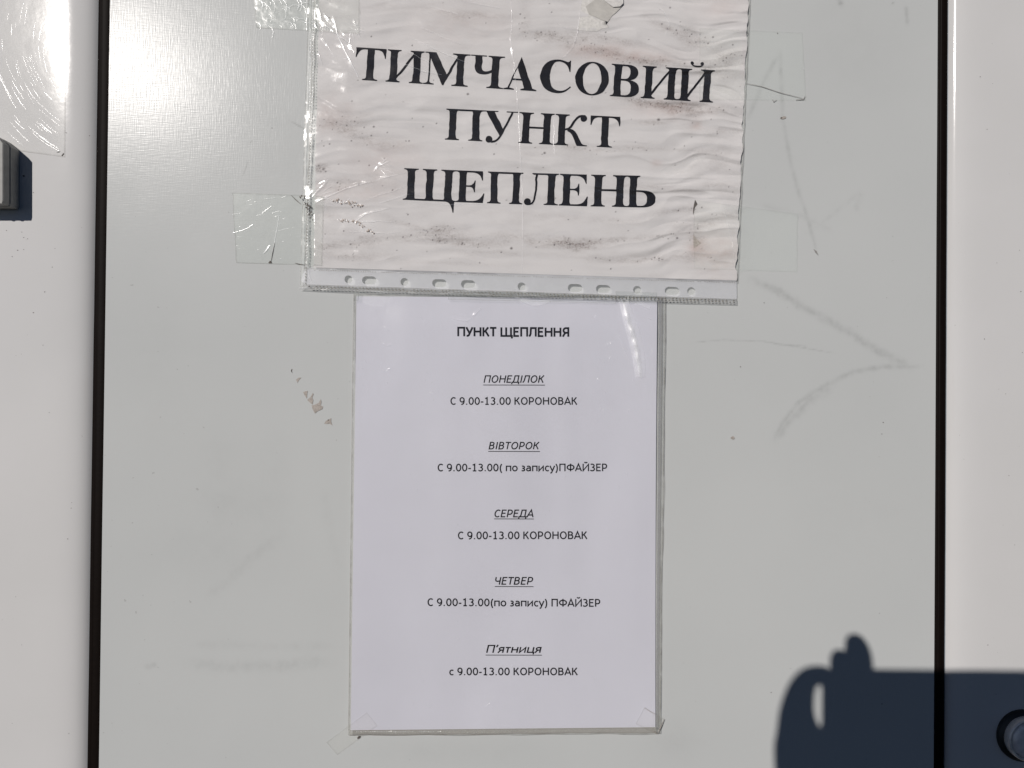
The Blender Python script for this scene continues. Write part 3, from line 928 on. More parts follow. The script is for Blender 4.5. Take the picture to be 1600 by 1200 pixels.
CREASES = [  # (points, width px, height mm)
    ([(497, 25), (507, 38), (522, 50), (545, 68), (553, 82)], 5.0, 0.75), ([(505, 20), (520, 38), (536, 52), (553, 66)], 3.0, 0.4),
    ([(495, 2), (500, 20), (503, 38)], 4.0, 0.5), ([(488, 30), (500, 52), (522, 88)], 2.4, 0.3), ([(484, 310), (498, 296), (512, 280)], 5.0, 0.8),
    ([(490, 318), (520, 303), (560, 288), (590, 282)], 3.4, 0.45), ([(497, 80), (503, 102)], 3, 0.35), ([(590, 280), (640, 268)], 2.2, 0.25),
    ([(640, 58), (700, 86), (735, 100)], 1.6, 0.2), ([(655, 42), (720, 70)], 1.3, 0.15), ([(672, 10), (718, 23)], 1.4, 0.2),
    ([(735, 4), (785, 13)], 1.4, 0.2), ([(797, 52), (800, 75), (802, 92)], 2.2, 0.35), ([(799, 0), (800, 30), (798, 52)], 1.2, 0.15),
    ([(802, 92), (806, 130), (810, 180), (814, 260), (817, 340), (816, 432)], 1.1, 0.12), ([(908, 0), (904, 40), (898, 66), (884, 86), (876, 90)], 1.8, 0.25),
    ([(572, 312), (600, 302), (632, 292)], 1.8, 0.25), ([(590, 318), (640, 303)], 1.4, 0.2), ([(553, 347), (575, 333), (610, 325)], 2.2, 0.3),
    ([(545, 362), (590, 364), (625, 363)], 1.4, 0.2), ([(560, 345), (620, 346)], 1.2, 0.16), ([(583, 270), (592, 258), (600, 250)], 2.0, 0.35),
    ([(596, 246), (608, 258)], 1.4, 0.2), ([(584, 252), (600, 262)], 1.2, 0.2), ([(632, 100), (665, 112)], 1.8, 0.25), ([(640, 82), (672, 98)], 1.5, 0.22),
    ([(655, 110), (690, 116)], 1.5, 0.22), ([(552, 30), (556, 40), (560, 33)], 1.4, 0.25), ([(478, 407), (482, 425), (488, 445)], 2.0, 0.4),
    ([(490, 420), (560, 423), (640, 427)], 1.4, 0.2), ([(866, 186), (866, 240)], 1.0, 0.1), ([(1025, 5), (1045, 33), (1040, 55)], 1.2, 0.14),
    ([(1062, 38), (1080, 52)], 1.3, 0.2), ([(1090, 48), (1105, 75), (1125, 90)], 1.2, 0.12), ([(690, 320), (760, 318)], 1.0, 0.1),
    ([(1130, 316), (1140, 360), (1148, 400)], 1.3, 0.15), ([(870, 36), (885, 44)], 1.1, 0.15), ([(520, 25), (530, 60), (560, 120)], 7, 0.35), ([(505, 330), (540, 318), (600, 308)], 6, 0.35),
    ([(700, 205), (760, 220), (800, 222)], 5, 0.12), ([(560, 240), (620, 260), (690, 262)], 6, 0.15)]


def creaseH(X, Y):
    s = np.zeros(X.shape)
    for pts, w, h in CREASES:
        xs_ = [p[0] for p in pts]; ys_ = [p[1] for p in pts]
        m = (X > min(xs_) - 4 * w) & (X < max(xs_) + 4 * w) & (Y > min(ys_) - 4 * w) & (Y < max(ys_) + 4 * w)
        if not m.any(): continue
        d, f = segdist(X[m], Y[m], smoothline(pts, 4))
        e = np.minimum(1, np.minimum(f, 1 - f) * 5 + 0.1)
        s[m] = np.maximum(s[m], 0.6 * h * np.exp(-(d / w * 1.3) ** 2) * e * (0.4 + 1.3 * fbm(X[m] / 9, Y[m] / 9, 88, 2)))
    return s


def hS(px, py):
    X = np.atleast_1d(np.asarray(px, float)); Y = np.atleast_1d(np.asarray(py, float))
    h = hA(X, Y) / MM + 0.52 + 0.25 * fbm(X / 26, Y / 18, 71, 3) + creaseH(X, Y)
    # pinned down along the left rim, stiff strip along the bottom
    r = h.reshape(np.shape(px)) if np.shape(px) else float(h[0])
    return r * MM


def rimL(y): return np.where(y < 130, 493 - (y + 0) * 0.03, 489 - (y - 130) * 0.055)


slv = empty('plastic_sleeve', tuple(P(810, 480, 0.003)))
tag(slv, 'crinkled clear punched plastic sleeve taped over the upper notice, holes along its lower edge', 'sleeve')
def warpS(X, Y, u, v):
    return X + sstep(0.97, 1, 1 - u) * 1.2 * (fbm(Y / 20, Y * 0, 2, 2) - 0.5) * 2, Y
sheet('front_sheet', [(492, -46), (1174, -34), (1153, 440), (475, 420)], 1.1, hS, M['sleeve'], slv, warp=warpS, edge_px=2.5)


def hStrip(X, Y):
    X = np.asarray(X, float)
    return (3.3 - 1.5 * sstep(900, 1150, X) - 0.5 * (1 - sstep(468, 540, X)) + 0.5 * (fbm(X / 60, np.asarray(Y) / 40, 12, 2) - 0.5)) * MM


sheet('back_sheet', [(486, -46), (1174, -34), (1151, 474), (468, 451)], 14, lambda X, Y: 0.6 * MM + 0 * X, M['back'], slv, edge_px=None)

# punched strip with holes, triangulated with the holes left open
from mathutils.geometry import delaunay_2d_cdt
HOLES = [(544.5, 436.5, 0), (577, 438, 1), (632, 440.5, 0), (686.5, 442.5, 1), (731.5, 444, 1), (815, 447.5, 0), (898.5, 450, 1), (942.5, 451.5, 1),
         (995.5, 453, 0), (1050, 454.5, 1), (1080, 455, 0)]


def hole_pts(cx, cy, slot, n=10):
    r = 6.2; h = 5.0 if slot else 0
    out = []
    for k in range(n + 1):
        a = -math.pi / 2 + math.pi * k / n; out.append((cx + h + r * math.cos(a), cy + r * math.sin(a)))
    for k in range(n + 1):
        a = math.pi / 2 + math.pi * k / n; out.append((cx - h + r * math.cos(a), cy + r * math.sin(a)))
    if not slot: out = out[:n] + out[n + 1:-1]
    return [(x, y + (x - cx) * 0.03) for x, y in out]


def punched():
    vs_, ed = [], []
    def loop(pts):
        b = len(vs_); vs_.extend(Vector(p) for p in pts); n = len(pts)
        ed.extend((b + i, b + (i + 1) % n) for i in range(n))
    xs_ = np.linspace(478, 1151, 80)
    top = [(x, 418.5 + (x - 490) * 0.0295) for x in xs_]
    bot = [(x, bottomA(x) - 6 + 0.6 * math.sin(x / 17)) for x in xs_[::-1]]
    loop(top + [(1151.5, 462)] + bot + [(470, 438)])
    hs = [hole_pts(*h) for h in HOLES]
    for h in hs: loop(h)
    for x in np.arange(484, 1148, 7):
        for yy in (6, 14, 22):
            y = 418.5 + (x - 490) * 0.0295 + yy
            if all(math.hypot(x - h[0], y - h[1]) > (15 if h[2] else 9) for h in HOLES): vs_.append(Vector((x, y)))
    r = delaunay_2d_cdt(vs_, ed, [], 1, 1e-4)
    pts = np.array([v[:] for v in r[0]]); fs = []
    for f in r[2]:
        c = pts[list(f)].mean(0)
        inside = False
        for (hx, hy, s) in HOLES:
            dx = abs(c[0] - hx) - (5.0 if s else 0)
            if math.hypot(max(0, dx), c[1] - hy - (c[0] - hx) * 0.03) < 6.1: inside = True
        if not inside: fs.append(tuple(f))
    V = P(pts[:, 0], pts[:, 1], hStrip(pts[:, 0], pts[:, 1]))
    # second layer just behind; rims of the holes follow
    V2 = P(pts[:, 0], pts[:, 1], hStrip(pts[:, 0], pts[:, 1]) - 0.25 * MM)
    n = len(V)
    return link('punched_strip', np.vstack([V, V2]), fs + [tuple(i + n for i in reversed(f)) for f in fs], M['strip'], slv)


punched()
# lower rim below the strip: weld band
sheet('rim', [(476, 444), (1151.5, 467), (1151.5, 475.5), (467, 452)], 1.2, lambda X, Y: (hStrip(X, Y) / MM + 0.35 + 0.35 * (fbm(X / 22, Y / 9, 44, 3) - 0.5)) * MM,
      M['weld'], slv, edge_px=2.2)


def welds(name, rows, mat, parent, hf, sx=1.5, sy=1.1, hmm=0.22, skip=0.08, seed=4):
    """rows of tiny raised weld dots: [(x0,y0,x1,y1,step)]"""
    rr = random.Random(seed); V = []; Fc = []
    for x0, y0, x1, y1, st in rows:
        L = math.hypot(x1 - x0, y1 - y0); n = int(L / st)
        ux, uy = (x1 - x0) / L, (y1 - y0) / L
        for i in range(n):
            if rr.random() < skip: continue
            t = (i + 0.5) / n
            cx = x0 + (x1 - x0) * t + rr.uniform(-.3, .3); cy = y0 + (y1 - y0) * t + rr.uniform(-.3, .3)
            D = float(np.atleast_1d(hf(np.array(cx), np.array(cy)))[0])
            b = len(V); h = hmm * rr.uniform(0.6, 1.2)
            for k, (a, c) in enumerate(((-1, -1), (1, -1), (1, 1), (-1, 1))):
                X = cx + (ux * a * sx - uy * c * sy); Y = cy + (uy * a * sx + ux * c * sy)
                V.append(P(X, Y, D + 0.01 * MM)); 
            for k, (a, c) in enumerate(((-1, -1), (1, -1), (1, 1), (-1, 1))):
                X = cx + (ux * a * sx - uy * c * sy) * 0.45; Y = cy + (uy * a * sx + ux * c * sy) * 0.45
                V.append(P(X, Y, D + h * MM))
            Fc += [(b + 4, b + 5, b + 6, b + 7)] + [(b + i_, b + (i_ + 1) % 4, b + 4 + (i_ + 1) % 4, b + 4 + i_) for i_ in range(4)]
    o = link(name, V, np.array(Fc), mat, parent, smooth=True)
    o['kind'] = 'stuff'
    return o


hRim = lambda X, Y: (hStrip(X, Y) / MM + 0.60) * MM
hLeft = lambda X, Y: (hA(X, Y) / MM + 0.75) * MM
welds('weld_dots', [(480, 447, 1149, 469.5, 5.6), (482, 449.5, 1149, 472, 5.6)], M['weld_dark'], slv, hRim, 1.5, 0.75)
welds('weld_dots', [(490, 422, 1150, 441.5, 3.6)], M['weld_dark'], slv, lambda X, Y: hStrip(X, Y) + 0.15 * MM, 0.8, 0.5, 0.1)
welds('weld_dots', [(489.5, 0, 489, 130, 4.6), (489, 130, 479, 415, 4.6), (485, 60, 484, 200, 4.6)], M['crease'], slv, hLeft, 1.4, 1.0, 0.3)
welds('weld_dots', [(492, 40, 491, 130, 4.6), (491, 130, 481, 300, 4.6), (481, 300, 477, 445, 5)], M['weld_dark'], slv, hLeft, 1.0, 0.6, 0.15)
# left welded rim
sheet('rim', [(483, -46), (493, -46), (479, 448), (468.5, 448)], 1.2, lambda X, Y: (hA(X, Y) / MM + 0.5 + 0.4 * (fbm(X / 9, Y / 25, 4, 3) - .5)) * MM, M['weld'] if False else M['sleeve'], slv, edge_px=2.2)
# sharp creases that catch the sun
L_ = []
rr = random.Random(12)
for pts, w, h in CREASES[:-3]:
    p = smoothline(pts, 6)
    p = p + np.stack([fbm(p[:, 0] / 9, p[:, 1] / 9, 3, 2) - .5, fbm(p[:, 0] / 9, p[:, 1] / 9, 8, 2) - .5], -1) * 2.2
    L_.append((p, max(0.7, w * 0.33), 0.12 + 0.14 * h))
for i in range(70):                      # crazing fans at the taped corners
    cx, cy = rr.choice([(500, 30), (494, 310), (545, 40), (590, 262), (555, 350)])
    a = rr.uniform(-0.9, 1.2) if cy > 200 else rr.uniform(-0.2, 1.5)
    r0 = rr.uniform(2, 18); ln = rr.uniform(4, 18)
    if cy > 200: a = -a * 0.8
    L_.append(([(cx + (r0 + ln * t) * math.cos(a + 0.12 * t), cy + (r0 + ln * t) * math.sin(a + 0.12 * t)) for t in np.linspace(0, 1, 5)], rr.uniform(.4, .9), rr.uniform(.04, .12)))
o = tubes('crease_lines', L_, M['crease'], lambda x, y: hS(x, y) + 0.02 * MM, slv); o['kind'] = 'stuff'
# adhesive beads trapped under the sleeve
V = []; Fc = []
def beads(cx, cy, rx, ry, rot, n, rr):
    for i in range(n):
        a = rr.uniform(-1, 1); b = rr.gauss(0, 0.42)
        x = a * rx; y = b * ry * math.sqrt(max(0.05, 1 - a * a))
        yield (cx + x * math.cos(rot) - y * math.sin(rot), cy + x * math.sin(rot) + y * math.cos(rot))
def bead_mesh(pts, mat, name, hmm=0.25):
    V = []; Fc = []
    for x, y in pts:
        r = rr.uniform(0.6, 1.2); D = float(hS(x, y)); b = len(V)
        for k in range(6):
            a = k * math.pi / 3; V.append(P(x + r * math.cos(a), y + r * math.sin(a), D + 0.01 * MM))
        V.append(P(x, y, D + hmm * MM))
        for k in range(6): Fc.append((b + k, b + (k + 1) % 6, b + 6))
    o = link(name, V, np.array(Fc), mat, slv, smooth=False); o['kind'] = 'stuff'
pts = list(beads(542, 317, 26, 5, 0.18, 90, rr)) + list(beads(541, 344, 13, 3.5, 0.05, 34, rr)) + list(beads(569, 355, 18, 3.6, 0.55, 60, rr))
bead_mesh(pts[::2], M['crease'], 'adhesive_beads', 0.4)
bead_mesh(pts[1::2], M['bead'], 'adhesive_beads', 0.2)
pts = list(beads(480, 322, 7, 7, 0.8, 22, rr)) + list(beads(484, 332, 4, 9, 0, 16, rr)) + list(beads(472, 308, 5, 3, 0, 10, rr))
bead_mesh(pts, M['grime'], 'grime_specks', 0.1)

# ------------------------------------------------------------------ lower notice
def hB(px, py):
    px = np.asarray(px, float); py = np.asarray(py, float)
    h = 1.6 + 3.6 * (fbm(px / 130, py / 330, 15, 2) - 0.5) + 0.7 * sstep(900, 1030, px) + 0.5 * sstep(1050, 1140, py)
    h = h + 0.45 * np.exp(-((px - 880 - (py - 500) * 0.02) / 22) ** 2) * sstep(470, 560, py) * (1 - sstep(760, 1000, py))
    h = h - 0.5 * (1 - sstep(470, 520, py))
    return h * MM


def warpB(X, Y, u, v):
    X = X - 4 * np.sin(v * math.pi * 0.9) * u * 0.3
    return X, Y


paperB = sheet('paper_notice', [(557, 463), (1027, 466), (1024.5, 1136), (548, 1141)], 2.2, hB, M['paper_b'], warp=warpB)
tag(paperB, 'lower clean white paper notice with a weekly timetable in small print', 'notice')


# ---- sans letters drawn as pen strokes (cap height 1)
def arc(cx, cy, rx, ry, a0, a1, n=12):
    return [(cx + rx * math.cos(R(a)), cy + ry * math.sin(R(a))) for a in np.linspace(a0, a1, n)]


h_ = 0.06
XH = 0.735
def ov(w, hgt): return [arc(w / 2, hgt / 2, w / 2 - .15, hgt / 2 - h_ + .01, 90, 450, 24)]
G = {
    ' ': (.36, []), '.': (.40, [[(.20, 0), (.20, .15)]]), '-': (.48, [[(.07, .37), (.41, .37)]]),
    'С': (.84, [arc(.49, .5, .35, .45, 48, 312, 18)]), 'О': (1.04, ov(1.04, 1.0)),
    '0': (.80, [arc(.40, .5, .27, .45, 90, 450, 22)]),
    '1': (.80, [[(.17, .82), (.42, .95), (.42, .06)], [(.18, .055), (.64, .055)]]),
    '3': (.80, [arc(.36, .74, .25, .21, 140, -90, 12) + arc(.36, .29, .28, .24, 90, -145, 14)]),
    '9': (.80, [arc(.40, .66, .26, .29, 0, 360, 20), [(.66, .66)] + arc(.34, .50, .32, .45, 0, -100, 10)]),
    'К': (.86, [[(.16, 0), (.16, 1)], [(.18, .53), (.34, .55), (.70, 1)], [(.33, .55), (.46, .47), (.76, 0)]]),
    'Р': (.82, [[(.16, 0), (.16, .945), (.40, .945)] + arc(.42, .67, .26, .275, 90, -90, 12) + [(.16, .395)]]),
    'Н': (.98, [[(.16, 0), (.16, 1)], [(.82, 0), (.82, 1)], [(.16, .53), (.82, .53)]]),
    'В': (.86, [[(.16, .5), (.16, .945), (.40, .945)] + arc(.42, .74, .22, .205, 90, -90, 10) + [(.16, .535)],
                [(.16, .535), (.16, .055), (.42, .055)] + arc(.44, .295, .26, .24, -90, 90, 10) + [(.16, .535)]]),
    'А': (.91, [[(.06, 0), (.455, .97), (.85, 0)], [(.20, .30), (.71, .30)]]),
    'П': (.98, [[(.16, 0), (.16, .94), (.82, .94), (.82, 0)]]),
    'У': (.82, [[(.07, 1), (.43, .33)], [(.76, 1), (.42, .27), (.33, .10), (.22, .055), (.10, .06)]]),
    'Т': (.77, [[(.385, 0), (.385, .94)], [(.03, .94), (.74, .94)]]),
    'Щ': (1.42, [[(.16, 1), (.16, .06), (1.32, .06), (1.32, -.22)], [(.69, .06), (.69, 1)], [(1.22, .06), (1.22, 1)]]),
    'Е': (.77, [[(.68, .94), (.16, .94), (.16, .06), (.68, .06)], [(.16, .53), (.62, .53)]]),
    'Л': (.95, [[(.03, .06), (.14, .10), (.22, .30), (.26, .94), (.79, .94), (.79, 0)]]),
    'Я': (.87, [[(.71, 0), (.71, .945), (.45, .945)] + arc(.44, .69, .26, .255, 90, 270, 12) + [(.71, .435)], [(.44, .43), (.30, .34), (.10, 0)]]),
    'Д': (1.02, [[(.18, .06), (.27, .25), (.31, .94), (.80, .94), (.80, .06)], [(.07, -.20), (.07, .06), (.96, .06), (.96, -.20)]]),
    'І': (.40, [[(.20, 0), (.20, 1)]]),
    'Ч': (.87, [[(.14, 1), (.14, .66), (.20, .50), (.36, .44), (.55, .46), (.71, .52)], [(.71, 0), (.71, 1)]]),
    'Ф': (1.15, [arc(.575, .52, .44, .31, 90, 450, 24), [(.575, -.02), (.575, 1.02)]]),
    'Й': (1.02, [[(.16, 1), (.16, .08), (.86, .92), (.86, 0)], [(.16, .08), (.16, 0)], [(.86, .92), (.86, 1)], arc(.51, 1.27, .17, .14, 190, 350, 8)]),
    'З': (.76, [arc(.32, .74, .25, .21, 140, -90, 12) + arc(.32, .29, .29, .24, 90, -145, 14)]),
    '(': (.48, [arc(.70, .38, .52, .78, 130, 230, 12)]), ')': (.48, [arc(-.22, .38, .52, .78, 50, -50, 12)]),
    'п': (.83, [[(.14, 0), (.14, XH - .06), (.69, XH - .06), (.69, 0)]]), 'о': (.83, [arc(.415, XH / 2, .29, XH / 2 - .05, 90, 450, 20)]),
    'з': (.66, [arc(.28, .54, .19, .15, 130, -90, 9) + arc(.28, .21, .22, .16, 90, -140, 10)]),
    'а': (.755, [arc(.34, .48, .25, .20, 140, 0, 9) + [(.59, 0)], [(.59, .42), (.32, .42)] + arc(.31, .235, .20, .18, 90, 290, 10) + [(.48, .10), (.59, .22)]]),
    'и': (.85, [[(.14, XH), (.14, .06), (.69, XH - .08), (.69, 0)], [(.14, .1), (.14, 0)], [(.69, XH - .1), (.69, XH)]]),
    'с': (.667, [arc(.40, XH / 2, .27, XH / 2 - .05, 50, 310, 14)]),
    'у': (.714, [[(.05, XH), (.36, .05)], [(.66, XH), (.33, -.05), (.24, -.22), (.10, -.25)]]),
    'я': (.73, [[(.58, 0), (.58, XH - .06), (.34, XH - .06)] + arc(.34, .51, .20, .165, 90, 270, 8) + [(.58, .345)], [(.36, .34), (.24, .26), (.08, 0)]]),
    'т': (.66, [[(.33, 0), (.33, XH - .06)], [(.05, XH - .06), (.61, XH - .06)]]),
    'н': (.85, [[(.14, 0), (.14, XH)], [(.70, 0), (.70, XH)], [(.14, .39), (.70, .39)]]),
    'ц': (.88, [[(.14, XH), (.14, .06), (.80, .06), (.80, -.20)], [(.70, XH), (.70, .06)]]),
    '’': (.30, [[(.20, 1.02), (.08, .72)]]),
}


def stroke_mesh(line, w, V, Fc, lift, tf):
    p = np.array(line, float); n = len(p)
    closed = np.hypot(*(p[0] - p[-1])) < 1e-6
    nrm = []
    for i in range(n):
        if closed: a = p[(i - 1) % (n - 1)] if i != n - 1 else p[n - 2]; b = p[(i + 1) % (n - 1)] if i != n - 1 else p[1]
        else: a = p[max(0, i - 1)]; b = p[min(n - 1, i + 1)]
        c = p[i]
        d1 = c - a if np.hypot(*(c - a)) > 1e-9 else b - c
        d2 = b - c if np.hypot(*(b - c)) > 1e-9 else c - a
        d1 = d1 / np.hypot(*d1); d2 = d2 / np.hypot(*d2)
        n1 = np.array([-d1[1], d1[0]]); n2 = np.array([-d2[1], d2[0]])
        m = n1 + n2; L = np.hypot(*m)
        m = n1 if L < 1e-3 else m / L
        k = 1 / max(0.42, float(np.dot(m, n1)))
        nrm.append(m * k)
    nrm = np.array(nrm)
    b = len(V)
    for i in range(n):
        V.append(tf(*(p[i] + nrm[i] * w / 2), lift)); V.append(tf(*(p[i] - nrm[i] * w / 2), lift))
    for i in range(n - 1): Fc.append((b + 2 * i, b + 2 * i + 1, b + 2 * i + 3, b + 2 * i + 2))


def sans_line(text, x0, x1, yb0, yb1, cap, w=0.168, shear=0.0, underline=None, name='print_line', label=None):
    adv = 0; items = []
    lo = 1e9; hi = -1e9
    for ch in text:
        a, sts = G[ch]
        for s in sts:
            q = [(x + adv + y * shear, y) for x, y in s]
            items.append(q)
            lo = min(lo, min(k[0] for k in q)); hi = max(hi, max(k[0] for k in q))
        adv += a
    lo -= w / 2; hi += w / 2
    kx = (x1 - x0) / (hi - lo)
    V = []; Fc = []

    def tf(u, v, lift):
        X = x0 + (u - lo) * kx; t = (X - x0) / (x1 - x0)
        Y = yb0 + (yb1 - yb0) * t - v * cap
        return P(X, Y, float(hB(X, Y)) + (0.05 + 0.006 * (lift % 5)) * MM)
    wy = w
    for i, q in enumerate(items): stroke_mesh(q, w, V, Fc, i, tf)
    if underline:
        y0_, y1_, th = underline
        for sx in range(12):
            b = len(V)
            for (t, dy) in ((sx / 12, 0), (sx / 12, th), ((sx + 1) / 12, th), ((sx + 1) / 12, 0)):
                X = x0 - 0.6 + (x1 - x0 + 1) * t; Y = y0_ + (y1_ - y0_) * t + dy
                V.append(P(X, Y, float(hB(X, Y)) + 0.09 * MM))
            Fc.append((b, b + 1, b + 2, b + 3))
    o = link(name, np.array(V), np.array(Fc), M['ink_b'], paperB, smooth=False)
    if label: o['label'] = label
    return o


sans_line('ПУНКТ ЩЕПЛЕННЯ', 714.5, 889.5, 525.4, 526.2, 14.2, 0.215, label='bold heading line')
sans_line('ПОНЕДІЛОК', 755.5, 851, 598, 598, 11.4, 0.16, 0.20, (601, 601.2, 1.1))
sans_line('С 9.00-13.00 КОРОНОВАК', 703.8, 902.2, 632.4, 632.4, 11.6)
sans_line('ВІВТОРОК', 763.5, 843.3, 702, 702, 11.4, 0.16, 0.20, (704.7, 705, 1.1))
sans_line('С 9.00-13.00( по запису)ПФАЙЗЕР', 683.8, 948.8, 736.4, 736.2, 11.6)
sans_line('СЕРЕДА', 772.6, 833.8, 808.2, 808.2, 11.8, 0.16, 0.20, (810.2, 810.4, 1.1))
sans_line('С 9.00-13.00 КОРОНОВАК', 715.5, 918, 842.6, 842.2, 11.8)
sans_line('ЧЕТВЕР', 773.6, 833.2, 913.5, 913.5, 11.8, 0.16, 0.20, (915.9, 916.1, 1.1))
sans_line('С 9.00-13.00(по запису) ПФАЙЗЕР', 668, 938, 946.8, 948, 11.8)
sans_line('П’ятниця', 759.4, 846.3, 1020, 1020, 12.2, 0.16, 0.20, (1023, 1023.2, 1.1))
sans_line('с 9.00-13.00 КОРОНОВАК', 702, 903, 1055, 1055, 11.6)

# ---- lower sleeve
CREB = [([(975, 470), (984, 500), (993, 530), (999, 560), (1002, 600)], 9, 0.9), ([(985, 462), (982, 470), (985, 476)], 3, 0.5), ([(738, 495), (745, 488), (752, 481)], 2.2, 0.4),
        ([(705, 498), (718, 500), (730, 502), (736, 496)], 1.4, 0.22), ([(600, 510), (606, 516), (608, 514)], 1.4, 0.25), ([(598, 536), (606, 540), (612, 538)], 1.3, 0.22),
        ([(966, 520), (975, 545), (988, 570)], 1.6, 0.2), ([(1012, 497), (1020, 500)], 2, 0.3), ([(815, 470), (840, 480), (870, 470)], 6, 0.2), ([(940, 560), (960, 640), (965, 720)], 8, 0.12)]


def hSB(px, py):
    X = np.atleast_1d(np.asarray(px, float)); Y = np.atleast_1d(np.asarray(py, float))
    h = hB(X, Y) / MM + 0.40 + 0.22 * fbm(X / 40, Y / 40, 33, 2)
    for pts, w, a in CREB:
        d, f = segdist(X, Y, pts); e = np.minimum(1, np.minimum(f, 1 - f) * 5 + 0.1)
        h = h + a * np.exp(-(d / w * 1.3) ** 2) * e * (0.35 + 1.5 * fbm(X / 11, Y / 11, 88, 2))
    h = h - 0.5 * sstep(1026, 1040, X)
    r = h.reshape(np.shape(px)) if np.shape(px) else float(h[0])
    return r * MM


slb = empty('plastic_sleeve', tuple(P(795, 1148, 0.002)))
tag(slb, 'smooth clear plastic sleeve around the lower timetable notice', 'sleeve')
def warpSB(X, Y, u, v):
    X = X + sstep(0.97, 1, u) * 2.0 * (fbm(Y / 90, Y * 0 + 5, 2, 2) - 0.5) * 2 * np.sin(v * math.pi)
    Y = Y + sstep(0.985, 1, v) * 3.2 * (fbm(X / 45, X * 0 + 9, 14, 2) - 0.35)
    return X, Y
sheet('front_sheet', [(552, 459), (1040.5, 463), (1032, 1147), (544, 1149)], 2.0, hSB, M['sleeve_b'], slb, warp=warpSB, edge_px=3)
sheet('back_sheet', [(552, 459), (1041, 463), (1032, 1147), (544, 1149)], 14, lambda X, Y: 0.5 * MM + 0 * X, M['back'], slb)
M['side'] = mat_film("shaded_side_weld", 0.42, 0.2, gloss=1.2, bmp=0.3, milk=(0.30, 0.30, 0.31))  # weld tone darkened to carry the shadow of the gap as well
sheet('side_weld', [(1028.5, 464), (1035, 464), (1028, 1140), (1024.5, 1140)], 1.3, lambda X, Y: hSB(X, Y) + 0.1 * MM, M['side'], slb, edge_px=2.0)
sheet('side_weld', [(1034.5, 470), (1040, 470), (1031.5, 1140), (1028.5, 1140)], 1.3, lambda X, Y: hSB(X, Y) + 0.18 * MM, M['sleeve_b'], slb, edge_px=2.2)
sheet('side_weld', [(552.5, 462), (555.5, 462), (547, 1141), (544.5, 1141)], 1.2, lambda X, Y: hSB(X, Y) + 0.1 * MM, M['sleeve_b'], slb, edge_px=1.6)
M['footgrime'] = mat_film("grimy_foot_weld", 0.45, 0.2, gloss=1.0, bmp=0.3, milk=(0.36, 0.34, 0.31))
def warpF(X, Y, u, v):
    return X, Y + v * 2.6 * (fbm(X / 38, X * 0 + 3, 14, 2) - 0.45)
sheet('foot_weld', [(546, 1141), (1026, 1136.5), (1026, 1145), (546, 1149.5)], 1.3, lambda X, Y: hB(X, Y) + 0.30 * MM, M['footgrime'], slb, warp=warpF, edge_px=1.6)
L_ = []
M['glare'] = mat_film('painted_glare', 0.16, 0.4, gloss=1.0, bmp=0.1, milk=(0.9, 0.91, 0.95))  # soft sun glare on the sleeve, painted in as milky white streaks
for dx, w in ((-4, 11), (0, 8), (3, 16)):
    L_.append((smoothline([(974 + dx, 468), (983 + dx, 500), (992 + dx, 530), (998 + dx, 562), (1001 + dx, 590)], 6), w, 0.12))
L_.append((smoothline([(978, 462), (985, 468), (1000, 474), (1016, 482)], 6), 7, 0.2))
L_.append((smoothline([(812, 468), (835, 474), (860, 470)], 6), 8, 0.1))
o = tubes('glare_streaks', L_, M['glare'], lambda x, y: hSB(x, y) + 0.03 * MM, slb); o['kind'] = 'stuff'
L_ = []
for pts, w, h in CREB[1:8]:
    p = smoothline(pts, 6); L_.append((p, max(0.6, w * 0.35), 0.1 + 0.2 * h))
for i in range(60):
    x = rr.uniform(560, 700) if i % 2 else rr.uniform(930, 1022); y = rr.uniform(470, 640); a = rr.uniform(0, 3.1); ln = rr.uniform(1.5, 7)
    L_.append(([(x + ln * t * math.cos(a), y + ln * t * math.sin(a) + 2 * t * t) for t in np.linspace(0, 1, 4)], rr.uniform(.35, .7), rr.uniform(.03, .09)))
for i in range(45):
    x = rr.uniform(560, 1020); y = rr.uniform(640, 1130); a = rr.uniform(1.2, 2.6); ln = rr.uniform(2, 10)
    L_.append(([(x + ln * t * math.cos(a), y + ln * t * math.sin(a)) for t in np.linspace(0, 1, 4)], 0.4, 0.03))
o = tubes('crease_lines', L_, M['crease'], lambda x, y: hSB(x, y) + 0.02 * MM, slb); o['kind'] = 'stuff'
welds('weld_dots', [(548, 1143.5, 690, 1143, 3.6)], M['crease'], slb, lambda X, Y: hB(X, Y) + 0.36 * MM, 0.9, 0.6, 0.15)

# ------------------------------------------------------------------ tapes
def over(X, Y):
    """height of whatever a tape lies on, near the upper sleeve"""
    X = np.asarray(X, float); Y = np.asarray(Y, float)
    on = np.clip(sstep(476, 492, X), 0, 1) * (1 - sstep(1140, 1190, X))
    return np.maximum((hS(X, Y) + 0.10 * MM) * on, 0.45 * MM * (1 - on)) + 0.05 * MM


def tape(quad, label, crinkle=0.25, mat='tape', seed=1, hf=over, wob=0.8, step=1.3, edge=1.6):
    def w(X, Y, u, v):
        e = np.where(np.minimum(u, 1 - u) < 0.02, 1, 0)
        return X + e * wob * (fbm(Y / 5, Y * 0 + seed, seed, 2) - .5) * 2, Y
    o = sheet('adhesive_tape', quad, step, lambda X, Y: hf(X, Y) + crinkle * MM * fbm(X / 11, Y / 11, seed, 3), M[mat], warp=w, edge_px=edge)
    tag(o, label, 'tape', 'clear tape holding the notices')
    return o


